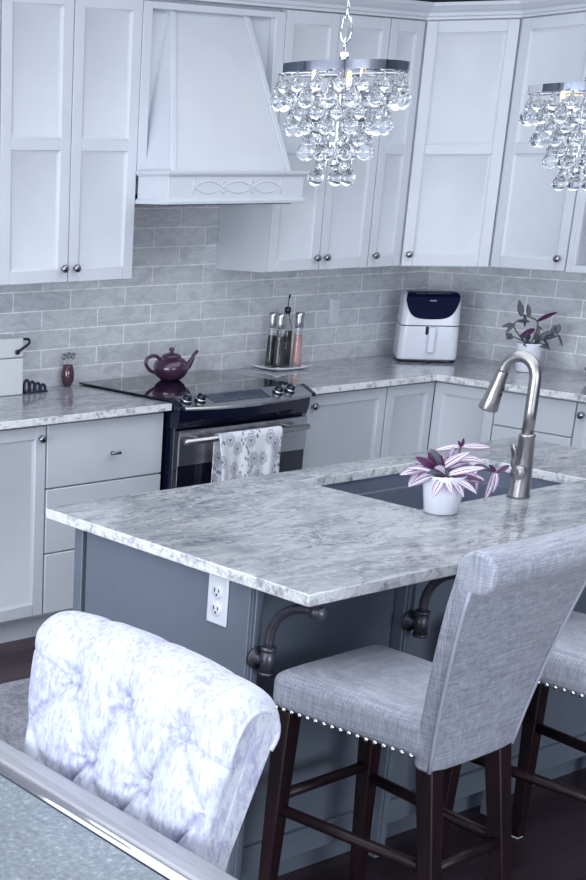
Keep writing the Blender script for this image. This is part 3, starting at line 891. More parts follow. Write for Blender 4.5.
# cream bin at the left with a black latch
t = thing('bread_bin', 'cream metal bin with a black latch at the left edge of the counter', 'bin', (-.47, -.11, ZC))
bm = newbm(); box(bm, (-.66, -.135, ZC), (-.342, -.01, ZC+.150)); part('bin_body', bm, M['bin'], t, bevel=.004)
bm = newbm(); box(bm, (-.66, -.136, ZC+.152), (-.340, -.009, ZC+.232)); part('lid', bm, M['bin'], t, bevel=.006)
bm = newbm(); tube(bm, spline([(-.378, -.142, ZC+.176), (-.352, -.144, ZC+.190), (-.328, -.144, ZC+.203), (-.318, -.142, ZC+.213), (-.322, -.140, ZC+.224), (-.345, -.140, ZC+.226)], 5), .0055, 10)
lathe(bm, [(0, -.004), (.010, -.004), (.010, .004), (0, .004)], (-.378, -.143, ZC+.176), (0, -1, 0), 16)
part('latch', bm, M['black'], t, normals=False)
# navy looped rack
t = thing('trinket_rack', 'small navy looped rack on the counter beside the cream bin', 'rack', (-.265, -.10, ZC))
bm = newbm(); box(bm, (-.315, -.125, ZC), (-.205, -.075, ZC+.006)); part('base', bm, M['bluedark'], t, bevel=.002)
for k in range(4):
    x = -.305+k*.028; h = .052-.008*k
    bm = newbm(); tube(bm, spline([(x-.010, -.105, ZC+.004), (x-.008, -.105, ZC+h*.8), (x+.002, -.105, ZC+h), (x+.012, -.105, ZC+h*.8), (x+.014, -.105, ZC+.004)], 5), .0062, 8)
    part('loop', bm, M['bluedark'], t, normals=False)
# vase
t = thing('bud_vase', 'small bronze-purple glass vase with ring-shaped flowers, on the counter', 'vase', (-.045, -.045, ZC))
c = (-.045, -.045, ZC)
bm = newbm(); lathe(bm, [(0, .002), (.012, .002), (.012, 0), (.016, .004), (.025, .022), (.028, .042), (.027, .062), (.022, .084), (.021, .092), (.019, .092), (.02, .082), (0, .080)], c, seg=28)
o = part('vase_body', bm, M['bronze_liquid'], t, normals=False)
for k, (ox, oz) in enumerate(((-.024, .128), (.0, .132), (.024, .128))):
    bm = newbm(); e = V(c)+V((ox, -.003, oz-.012)); tube(bm, [V(c)+V((ox*.2, 0, .03)), V(c)+V((ox*.5, 0, .085)), e], .0013, 6)
    fl = part('stem', bm, M['nickel'], t, normals=False)
    bm = newbm(); cc = V(c)+V((ox, -.003, oz)); tube(bm, [cc+V((math.cos(a)*.011, 0, math.sin(a)*.011)) for a in [2*PI*q/16 for q in range(16)]], .0028, 8, closed=True)
    tube(bm, [cc+V((math.cos(a)*.004, 0, math.sin(a)*.004)) for a in [2*PI*q/10 for q in range(10)]], .002, 6, closed=True)
    part('flower', bm, M['knob'], fl, normals=False)
# purple bowl at right edge
bm = newbm(); lathe(bm, [(0, .004), (.035, .004), (.036, 0), (.042, .002), (.068, .022), (.083, .048), (.087, .052), (.080, .048), (.064, .026), (.038, .010), (0, .008)], (2.045, -1.20, ZC), seg=36)
tag(part('bowl', bm, M['purple_bowl'], normals=False), 'small plum purple bowl on the counter at the right edge', 'bowl')

# ------------------------------------------------------------------ plants
def leaf(parent, base, d, length, width, mat, droop=.3, roll=0., fold=.35):
    bm = newbm(); uvl = bm.loops.layers.uv.new('UVMap')
    d = V(d).normalized(); toward = (-FW*.8+V((0, 0, .6))).normalized(); side = d.cross(toward)
    side = side.normalized() if side.length > .15 else RI.copy()
    nrm = side.cross(d).normalized()
    roll = (roll-.3)*.9
    side = (side*math.cos(roll)+nrm*math.sin(roll)); nrm = side.cross(d).normalized()
    n = 9; rows = []; p = V(base); dd = d.copy()
    for k in range(n+1):
        t_ = k/n; w = width*.5*(math.sin(PI*min(1, t_*.93+.05))**.75)*(1-.25*t_)+.0006
        if k == n: w = .0008
        row = []
        for s in (-1, -.5, 0, .5, 1):
            row.append((bm.verts.new(p+side*(w*s)+nrm*(abs(s)*w*fold)), (s*.5+.5, t_)))
        rows.append(row)
        dd = (dd+V((0, 0, -droop/n))).normalized(); p = p+dd*(length/n)
    for a, b in zip(rows, rows[1:]):
        for j in range(4):
            q = [a[j], a[j+1], b[j+1], b[j]]
            f = bm.faces.new([v for v, _ in q]); f.smooth = True
            for lp, (_, uv) in zip(f.loops, q): lp[uvl].uv = uv
    o = part('leaf', bm, mat, parent, normals=False)
    sd = o.modifiers.new('thick', 'SOLIDIFY'); sd.thickness = .0008
    return o
def rdir(a, b, c=0.): return RI*a+V((0, 0, 1))*b+FW*c
PX1, PY1 = -.606, -2.490
t = thing('potted_tradescantia', 'potted purple and white striped plant beside the island sink', 'potted plant', (PX1, PY1, ZC))
bm = newbm(); lathe(bm, [(0, .001), (.041, .001), (.044, .004), (.058, .102), (.0585, .105), (.055, .105), (.053, .09), (0, .09)], (PX1, PY1, ZC), seg=40)
part('pot', bm, M['ceramic'], t, normals=False)
bm = newbm(); lathe(bm, [(.0535, .0905), (.04, .094), (0, .096)], (PX1, PY1, ZC), seg=24); part('soil', bm, M['soil'], t, normals=False)
PT = V((PX1, PY1, ZC+.098))
def stem(parent, pts, mat, r=.0024):
    bm = newbm(); tube(bm, spline(pts, 6), r, 7); part('stem', bm, mat, parent, normals=False)
# main stems: up-right, right trailing, left
pr = [PT+rdir(.01, 0, .01), PT+rdir(.03, .035, .02), PT+rdir(.045, .075, .03)]
stem(t, pr, M['stem'])
pr2 = [PT+rdir(.03, 0, 0), PT+rdir(.07, .022, -.01), PT+rdir(.11, .018, -.01), PT+rdir(.135, .012, -.012)]
stem(t, pr2, M['stem'])
pl_ = [PT+rdir(-.02, 0, 0), PT+rdir(-.045, .02, -.01), PT+rdir(-.075, .012, -.015)]
stem(t, pl_, M['stem'])
Lf = [
 # base offset(r,u,f), dir(r,u,f), len, width, kind, droop, roll
 ((-.035, .02, -.01), (-1, .15, -.1), .085, .030, 'v', .5, .2), ((-.06, .015, -.01), (-.9, -.5, -.2), .052, .034, 'v', .6, .3),
 ((-.03, .01, -.03), (-.8, .35, .1), .075, .026, 'v', .4, -.4), ((-.03, .015, 0), (-.35, .9, 0), .050, .018, 'p', .2, .5),
 ((-.015, .01, -.02), (-.2, 1, -.1), .048, .022, 'p', .3, -.4), ((-.01, .012, -.03), (-.5, .6, -.4), .055, .024, 'v', .7, 0),
 ((.0, .005, -.035), (.5, -.5, -.6), .060, .024, 'v', .5, .4), ((-.015, .005, -.035), (.25, -.35, -.8), .050, .020, 'v', .8, 0),
 ((-.005, .01, -.03), (.9, .45, -.3), .085, .022, 'v', .35, .3), ((-.01, .02, 0), (.35, .9, .2), .060, .026, 'v', .5, -.4),
 ((.0, .01, .01), (-.4, .8, .3), .065, .028, 'g', .3, .3), ((.01, .02, .01), (.8, .55, .3), .060, .026, 'v', .8, -.2),
 ((.01, .005, -.03), (1, .05, -.2), .070, .022, 'p', .3, .8), ((.03, .0, -.02), (1, .1, -.1), .060, .030, 'v', .3, .2),
 ((.045, .075, .03), (-1, -.1, .2), .060, .016, 'v', .2, .2), ((.045, .075, .03), (1, .02, .1), .075, .018, 'v', .15, .1),
 ((.045, .072, .03), (.15, 1, 0), .022, .010, 'p', 0, 0), ((.045, .07, .03), (-.4, .7, 0), .020, .009, 'p', 0, 0), ((.040, .04, .02), (1, .35, 0), .070, .022, 'v', .9, .3),
 ((.07, .022, -.01), (.25, -1, -.1), .055, .026, 'v', .2, .9), ((.065, .022, -.01), (.9, .3, 0), .045, .022, 'g', .6, .2), ((.08, .02, -.01), (-.6, -.3, -.3), .050, .022, 'v', .4, .2),
 ((.125, .014, -.012), (-.25, -1, -.1), .072, .026, 'v', .1, .9), ((.13, .014, -.012), (-.05, -1, 0), .050, .024, 'v', .2, .4), ((.128, .014, -.012), (-.6, .6, 0), .024, .014, 'p', 0, .3), ((.135, .014, -.012), (.8, .5, 0), .030, .014, 'p', 0, .2),
 ((-.04, .01, -.03), (-1, .0, -.3), .070, .030, 'v', .6, .9), ((-.02, .0, -.04), (-.6, -.35, -.7), .060, .026, 'v', .5, .1), ((.01, .0, -.045), (.9, -.25, -.4), .062, .024, 'v', .5, .5),
 ((-.02, .02, -.01), (.75, .75, 0), .080, .026, 'v', .5, .1), ((-.03, .02, -.01), (-.75, .6, 0), .060, .024, 'p', .3, .8), ((.0, .015, -.03), (-.9, .3, -.2), .060, .024, 'g', .5, .5),
 ((-.02, .01, .02), (.0, .5, .9), .060, .024, 'g', .8, 0), ((-.03, .0, .02), (-.7, .3, .7), .060, .024, 'v', .8, 0), ((.02, .0, .03), (.6, .3, .8), .060, .024, 'g', .8, 0),
]
kd = {'v': 'leaf_variegated', 'p': 'leaf_purple', 'g': 'leaf_green'}
for b_, d_, le, wd, k, dr_, ro in Lf: leaf(t, PT+rdir(*b_), rdir(*d_), le*1.12, wd*1.0, M[kd[k]], dr_, ro)

PX2, PY2 = 2.040, -.805
t = thing('potted_tradescantia', 'dark-leaved plant in a white pot on the counter by the right wall', 'potted plant', (PX2, PY2, ZC))
bm = newbm(); lathe(bm, [(0, .001), (.044, .001), (.047, .005), (.060, .125), (.061, .130), (.057, .130), (.055, .115), (0, .115)], (PX2, PY2, ZC), seg=40)
part('pot', bm, M['ceramic'], t, normals=False)
bm = newbm(); lathe(bm, [(.0555, .1155), (.04, .119), (0, .121)], (PX2, PY2, ZC), seg=24); part('soil', bm, M['soil'], t, normals=False)
PT = V((PX2, PY2, ZC+.125))
stem(t, [PT+rdir(.0, 0), PT+rdir(.02, .04), PT+rdir(.022, .10), PT+rdir(-.03, .125), PT+rdir(-.05, .13)], M['stem2'], .0035)
stem(t, [PT+rdir(-.01, 0), PT+rdir(-.05, .035), PT+rdir(-.085, .085), PT+rdir(-.06, .11)], M['stem2'], .0035)
stem(t, [PT+rdir(.01, 0), PT+rdir(.06, .02), PT+rdir(.10, .045), PT+rdir(.125, .05)], M['stem2'], .0035)
stem(t, [PT+rdir(.0, 0), PT+rdir(-.03, .012), PT+rdir(-.085, .035)], M['stem2'], .003)
Lf2 = [
 ((-.055, .125, 0), (-.3, 1, 0), .075, .030, 'g', 0, .7), ((-.045, .13, 0), (.2, -1, 0), .055, .032, 'g', 0, .9), ((-.02, .12, 0), (-.1, 1, .3), .06, .024, 'g', .1, .4),
 ((.022, .10, 0), (1, .55, 0), .095, .032, 'p', .1, .9), ((.015, .065, 0), (-1, -.35, -.1), .075, .030, 'p', .1, .9), ((.02, .08, 0), (.8, -.4, 0), .04, .02, 'g', .1, .9),
 ((-.085, .085, 0), (-1, .15, 0), .055, .020, 'g', .5, .6), ((-.07, .10, 0), (1, .1, 0), .060, .022, 'g', .2, .5), ((-.08, .09, 0), (-.9, -.6, 0), .055, .020, 'g', .7, .4),
 ((-.085, .035, 0), (-1, .3, 0), .035, .022, 'g', 0, .8), ((-.08, .03, 0), (-1, -.1, 0), .035, .018, 'g', 0, .8), ((-.04, .02, 0), (.5, 1, 0), .05, .022, 'g', .2, .7),
 ((.03, .012, -.02), (.5, .9, -.2), .065, .030, 'g', .4, .6), ((.05, .02, -.02), (.9, .5, -.2), .065, .034, 'g', .4, .7), ((.02, .01, -.03), (-.3, .9, -.4), .055, .026, 'g', .4, .5),
 ((.06, .02, 0), (.6, -.8, -.3), .055, .026, 'g', .3, .8), ((.12, .05, 0), (.1, 1, 0), .040, .028, 'g', 0, .7), ((.12, .045, 0), (.6, -1, 0), .070, .030, 'g', .1, .9), ((.09, .04, 0), (.3, .9, 0), .05, .02, 'g', .2, .7),
 ((.01, .0, -.03), (.7, .1, -.6), .055, .028, 'g', .6, .5), ((.03, .0, -.03), (1, -.1, -.3), .060, .030, 'g', .6, .8), ((-.01, .0, -.03), (-.8, .3, -.5), .050, .026, 'g', .5, .6), ((.02, .02, 0), (.3, 1, 0), .055, .026, 'g', .2, .7),
 ((-.02, .01, -.03), (-.5, .6, -.5), .05, .024, 'g', .5, .4), ((0, .01, .02), (.1, .7, .6), .06, .026, 'g', .3, .4),
]
for b_, d_, le, wd, k, dr_, ro in Lf2: leaf(t, PT+rdir(*b_), rdir(*d_), le, wd, M[kd[k]], dr_, ro)

# ------------------------------------------------------------------ island
IX0, IX1, IY0, IY1 = -1.470, .545, -2.851, -1.873
SX0, SX1, SY0, SY1 = -.622, .118, -2.436, -1.985
t = thing('kitchen_island', 'blue-grey kitchen island cabinet under the big granite top', 'island', (-.45, -2.3, 0))
BX0, BX1, BY0, BY1 = -1.42, .50, -2.622, -1.969
bm = newbm()
box(bm, (BX0, BY0+.012, .09), (SX0-.04, BY1, .883)); box(bm, (SX1+.04, BY0+.012, .09), (BX1, BY1, .883))
box(bm, (SX0-.04, BY0+.012, .09), (SX1+.04, SY0-.045, .883)); box(bm, (SX0-.04, SY1+.013, .09), (SX1+.04, BY1, .883)); box(bm, (SX0-.04, SY0-.045, .09), (SX1+.04, SY1+.013, .6))
part('cabinet_body', bm, M['island'], t)
bm = newbm(); box(bm, (BX0+.02, BY0+.07, 0), (BX1-.02, BY1-.06, .09)); part('toe_kick', bm, M['island'], t)
bm = newbm(); box(bm, (-1.440, -2.645, 0), (-1.421, -2.022, .883)); part('end_panel', bm, M['island'], t, bevel=.002)
bm = newbm(); box(bm, (-1.440, -2.004, 0), (-1.421, -1.969, .883)); part('end_stile', bm, M['island'], t, bevel=.002)
for x in (-1.432, -.898, -.42, .085, .47):
    bm = newbm(); w = .035
    box(bm, (x, BY0-.024, .02), (x+w, BY0+.010, .883)); box(bm, (x+.007, BY0-.030, .05), (x+w-.007, BY0-.024, .87))
    part('post', bm, M['island'], t, bevel=.002)
bm = newbm(); box(bm, (-1.42, BY0-.004, .10), (BX1, BY0+.011, .17)); part('bottom_rail', bm, M['island'], t, bevel=.002)
# slab with the sink cut-out
bm = newbm()
def ring4(x0, y0, x1, y1, z): return [bm.verts.new(p) for p in ((x0, y0, z), (x1, y0, z), (x1, y1, z), (x0, y1, z))]
ot = ring4(IX0, IY0, IX1, IY1, .914); it = ring4(SX0, SY0, SX1, SY1, .914); ob = ring4(IX0, IY0, IX1, IY1, .884); ib = ring4(SX0, SY0, SX1, SY1, .884)
for k in range(4):
    j = (k+1) % 4
    bm.faces.new([ot[k], ot[j], it[j], it[k]]); bm.faces.new([ob[k], ib[k], ib[j], ob[j]]); bm.faces.new([ot[k], ob[k], ob[j], ot[j]]); bm.faces.new([it[k], it[j], ib[j], ib[k]])
o = part('island_countertop', bm, [M['granite'], M['granite_edge']], bevel=.0035); edge_faces(o)
tag(o, 'veined grey granite slab on the island with a sink cut-out', 'countertop')
# sink
t = thing('sink', 'dark grey rectangular undermount sink set into the island', 'sink', (-.25, -2.21, .66))
sm_ = plain('sink_steel', (140, 148, 166), .32, .5, .06)
bm = newbm(); a, b, c_, d_ = SX0-.008, SX1+.008, SY0-.008, SY1+.008
def ringz(i, z): return [bm.verts.new(p) for p in ((a+i, c_+i, z), (b-i, c_+i, z), (b-i, d_-i, z), (a+i, d_-i, z))]
R_ = [ringz(-.003, .8835), ringz(0, .8835), ringz(.003, .84), ringz(.016, .838), ringz(.018, .70), ringz(.035, .675), ringz(.3*.5, .672)]
for p, q in zip(R_, R_[1:]):
    for k in range(4): bm.faces.new([p[k], q[k], q[(k+1) % 4], p[(k+1) % 4]])
bm.faces.new(R_[-1])
R2_ = [ringz(-.003, .8834), ringz(-.003, .8), ringz(.0, .665)]
for p, q in zip(R2_, R2_[1:]):
    for k in range(4): bm.faces.new([p[k], p[(k+1) % 4], q[(k+1) % 4], q[k]])
bm.faces.new(R2_[-1][::-1])
part('basin', bm, sm_, t, normals=False)
bm = newbm(); lathe(bm, [(.045, .0), (.045, .003), (.036, .004), (.03, .001), (0, .001)], (-.25, -2.2, .6725), seg=24); part('drain', bm, M['steel'], t, normals=False)

# faucet
FX, FY = -.262, -2.478
t = thing('faucet', 'brushed nickel gooseneck pull-down faucet at the island sink', 'faucet', (FX, FY, ZC))
bm = newbm(); lathe(bm, [(0, 0), (.031, 0), (.031, .004), (.0295, .008), (.0275, .06), (.0265, .08), (.0215, .168), (.0225, .170), (.0225, .175), (.0155, .178), (0, .178)], (FX, FY, ZC), seg=32)
part('faucet_body', bm, M['nickel'], t, normals=False)
bm = newbm(); F0 = V((FX, FY, ZC))
path = [F0+V((0, 0, .17)), F0+V((0, 0, .24)), F0+V((0, 0, .31))]
R_ = .050
sd_ = V((-.12, 1, 0)).normalized()
for k in range(0, 17):
    a = math.radians(180-k*10.85); path.append(F0+V((0, 0, .328))+sd_*(R_+R_*math.cos(a))+V((0, 0, R_*1.12*math.sin(a))))
end = path[-1]
tube(bm, path, .0162, 20)
part('spout', bm, M['nickel'], t, normals=False)
bm = newbm(); dr = (path[-1]-path[-3]).normalized(); tipd = dr
lathe(bm, [(.0164, -.004), (.0170, .0), (.0180, .02), (.0240, .080), (.0275, .104), (.0265, .108), (.018, .106), (0, .105)], end, dr, 28)
hd = part('spray_head', bm, M['nickel'], t, normals=False)
bm = newbm(); sidev = (sd_-dr*sd_.dot(dr)).normalized()
for k in range(3):
    p = end+dr*(.040+k*.018)+sidev*-.0195; lathe(bm, [(0, -.003), (.006, -.003), (.006, .003), (0, .004)], p, -sidev, 12)
part('spray_buttons', bm, M['black'], hd, normals=False)
hv = (-RI*.55-FW*.85).normalized()
bm = newbm(); hc = F0+V((0, 0, .074)); hv = (-RI*.62-FW*.78).normalized(); lathe(bm, [(.0205, .012), (.021, .034), (.020, .041), (.017, .044), (0, .044)], hc, hv, 24)
hb = part('handle_hub', bm, M['nickel'], t, normals=False)
bm = newbm(); lp = hc+hv*.040; tube(bm, spline([lp, lp-RI*.018+V((0, 0, .022)), lp-RI*.016+V((0, 0, .05)), lp-RI*.026+V((0, 0, .082))], 5), [.008, .008, .008, .0075, .0075, .0075, .008, .009, .010, .0115, .0125, .013, .013, .012, .010, .005], 14, flat=.55)
part('lever', bm, M['nickel'], hb, normals=False)

# iron pipe brackets
def pipe_bracket(x, label):
    t = thing('pipe_bracket', label, 'bracket', (x, BY0-.030, .70), 'iron pipe brackets under the island overhang')
    y0_ = BY0-.0285
    bm = newbm(); lathe(bm, [(0, 0), (.028, 0), (.028, .006), (.014, .008), (.014, .02), (0, .02)], (x, y0_, .700), (0, -1, 0), 24)
    tube(bm, [(x, y0_-.01, .700), (x, y0_-.035, .700)], .011, 14)
    part('flange', bm, M['iron'], t, normals=False)
    bm = newbm(); tube(bm, [(x, y0_-.038, .672), (x, y0_-.038, .735)], .0165, 18); tube(bm, [(x, y0_-.038, .668), (x, y0_-.038, .675)], .0185, 18); tube(bm, [(x, y0_-.038, .727), (x, y0_-.038, .736)], .0185, 18)
    part('tee_fitting', bm, M['iron'], t, normals=False)
    pts = [V((x, y0_-.038, .735))]
    for k in range(0, 10):
        a = math.radians(k*10); pts.append(V((x, y0_-.038-.122*(1-math.cos(a)), .750+.107*math.sin(a))))
    pts.append(V((x, y0_-.175, .857)))
    bm = newbm(); tube(bm, pts, .0115, 16); part('curved_pipe', bm, M['iron'], t, normals=False)
    bm = newbm(); e = V((x, y0_-.166, .857)); tube(bm, [e, e-V((0, .020, 0))], .0165, 18); lathe(bm, [(.0165, .020), (.013, .028), (.006, .032), (0, .033)], e, (0, -1, 0), 18)
    box(bm, (x-.012, e.y-.018, .868), (x+.012, e.y-.002, .8835))
    part('end_fitting', bm, M['iron'], t, normals=False)
pipe_bracket(-1.412, 'curved iron pipe bracket at the near corner of the island')
pipe_bracket(-.881, 'curved iron pipe bracket in shadow behind the first stool')

# ------------------------------------------------------------------ bar stools
def make_stool(label):
    t = thing('bar_stool', label, 'bar stool', (0, 0, 0), 'grey linen bar stools')
    # seat: local origin at centre of the seat front edge, +y to the island
    bm = newbm(); zb_, zt_ = .598, .690; wf, wb, d = .188, .162, .41
    us = [-1, -.82, -.5, 0, .5, .82, 1]; vs_ = [0, .1, .3, .55, .8, 1]
    top = []
    for v in vs_:
        row = []
        for u in us:
            hw = wf+(wb-wf)*v; yy_ = -d*v
            z = zt_+.014*(1-u**4)*(1-(2*v-1)**4)
            row.append(bm.verts.new((u*hw, yy_, z)))
        top.append(row)
    bot = [[bm.verts.new((u*(wf+(wb-wf)*v), -d*v, zb_)) for u in us] for v in vs_]
    for j in range(len(vs_)-1):
        for i in range(len(us)-1):
            bm.faces.new([top[j][i], top[j][i+1], top[j+1][i+1], top[j+1][i]]); bm.faces.new([bot[j][i], bot[j+1][i], bot[j+1][i+1], bot[j][i+1]])
    nU, nV = len(us)-1, len(vs_)-1
    for i in range(nU):
        bm.faces.new([top[0][i], bot[0][i], bot[0][i+1], top[0][i+1]]); bm.faces.new([top[nV][i], top[nV][i+1], bot[nV][i+1], bot[nV][i]])
    for j in range(nV):
        bm.faces.new([top[j][0], top[j+1][0], bot[j+1][0], bot[j][0]]); bm.faces.new([top[j][nU], bot[j][nU], bot[j+1][nU], top[j+1][nU]])
    seat = part('seat', bm, M['linen'], t, bevel=.026, seg=5, local=True)
    # nail heads
    nm = bmesh.new(); lathe(nm, [(.0060, 0), (.0052, .0028), (.003, .0045), (0, .005)], (0, 0, 0), (0, 0, 1), 10)
    me = bpy.data.meshes.new('nailhead'); nm.to_mesh(me); nm.free(); me.materials.append(M['chrome'])
    def nail(p, n):
        o = bpy.data.objects.new('nailhead', me); COL.objects.link(o); o.parent = t
        o.location = p; o.rotation_euler = V(n).to_track_quat('Z', 'Y').to_euler()
    nz = zb_+.009
    nn = 17
    for k in range(nn):
        v = .06+.88*k/(nn-1)
        for s in (-1, 1):
            nail((s*(wf+(wb-wf)*v+.0005), -d*v, nz), (s, 0, 0))
    for k in range(14): nail((-.165+.33*k/13, .0005, nz), (0, 1, 0))
    # backrest: side profile, extruded in x with flare
    prof = []
    def fr(z): s = (z-.545)/.50; return -.375-.055*s-.045*s*s     # front face y
    for k in range(9):
        z = .595+(1.025-.595)*k/8; prof.append((fr(z), z))
    rc = (fr(1.046)-.040, 1.046); R = .045
    for k in range(0, 15):
        a = math.radians(-8+k*18.5); prof.append((rc[0]+R*math.cos(a), rc[1]+R*math.sin(a)))
    th = .046
    prof.append((fr(1.004)-th-.002, 1.004))
    for k in range(9):
        z = .985-(.985-.570)*k/8; prof.append((fr(z)-th+.004*math.sin(PI*k/8), z))
    prof.append((fr(.57)-.01, .570)); prof.append((fr(.58), .585))
    def hw(z): s = max(0, min(1, (z-.55)/.45)); return .143+.074*s**1.1
    bm = newbm(); L_ = [bm.verts.new((-hw(z), y, z)) for y, z in prof]; R_ = [bm.verts.new((hw(z), y, z)) for y, z in prof]
    Mi = [[bm.verts.new((hw(z)*q, y-(.006*(1-q*q)), z)) for y, z in prof] for q in (-.6, 0, .6)]
    cols = [L_]+Mi+[R_]; n = len(prof)
    for A_, B_ in zip(cols, cols[1:]):
        for k in range(n): bm.faces.new([A_[k], A_[(k+1) % n], B_[(k+1) % n], B_[k]])
    bm.faces.new(L_[::-1]); bm.faces.new(R_)
    bk = part('backrest', bm, M['linen'], t, bevel=.009, seg=3, local=True)
    for s in (-1, 1):
        bm = newbm(); pts = []
        for k in range(12):
            z = .574+(1.008-.574)*k/11; pts.append((s*(hw(z)-.001), fr(z)-th+.002, z))
        tube(bm, pts, .0042, 8); part('piping', bm, M['piping'], bk, normals=False, local=True)
    # legs
    def leg(p, q, w0, w1):
        bm = newbm(); a = V(p); b = V(q); R_ = []
        for P_, w in ((a, w0), (b, w1)): R_.append([bm.verts.new(P_+V((x*w, y*w, 0))) for x, y in ((-1, -1), (1, -1), (1, 1), (-1, 1))])
        for k in range(4): bm.faces.new([R_[0][k], R_[0][(k+1) % 4], R_[1][(k+1) % 4], R_[1][k]])
        bm.faces.new(R_[0][::-1]); bm.faces.new(R_[1])
        o = part('leg', bm, M['wood'], t, bevel=.003, local=True)
        bm = newbm(); box(bm, (b.x-w1*.8, b.y-w1*.8, 0), (b.x+w1*.8, b.y+w1*.8, b.z)); part('foot_glide', bm, M['plate'], o, local=True)
    FLp = {}
    for s in (-1, 1):
        leg((s*.155, -.035, .60), (s*.175, -.030, .004), .023, .015); leg((s*.118, -.400, .60), (s*.135, -.495, .004), .022, .015)
    def at(p, q, z): f = (p[2]-z)/(p[2]-q[2]); return V(p)+(V(q)-V(p))*f
    for s in (-1, 1):
        a = at((s*.155, -.035, .60), (s*.175, -.030, .004), .345); b = at((s*.118, -.400, .60), (s*.135, -.495, .004), .345)
        bm = newbm(); tube(bm, [a, b], .0140, 10); part('stretcher', bm, M['wood'], t, local=True)
    for y0, z_ in ((0, .375), (1, .345)):
        p = (.155, -.035, .60) if not y0 else (.118, -.400, .60); q = (.175, -.030, .004) if not y0 else (.135, -.495, .004)
        a = at(p, q, z_); b = V((-a.x, a.y, a.z)); bm = newbm(); tube(bm, [a, b], .0140, 10); part('stretcher', bm, M['wood'], t, local=True)
    return t
st = make_stool('grey linen bar stool with nailhead trim, nearest the white tufted chair')
st2 = copy_tree(st)
st.location = (-1.240, -2.708, 0); st.rotation_euler.z = math.radians(2.5)
st2.location = (-.596, -2.712, 0); st2.rotation_euler.z = math.radians(0)
st2['label'] = 'grey linen bar stool cut off by the right edge, behind the nearer stool'

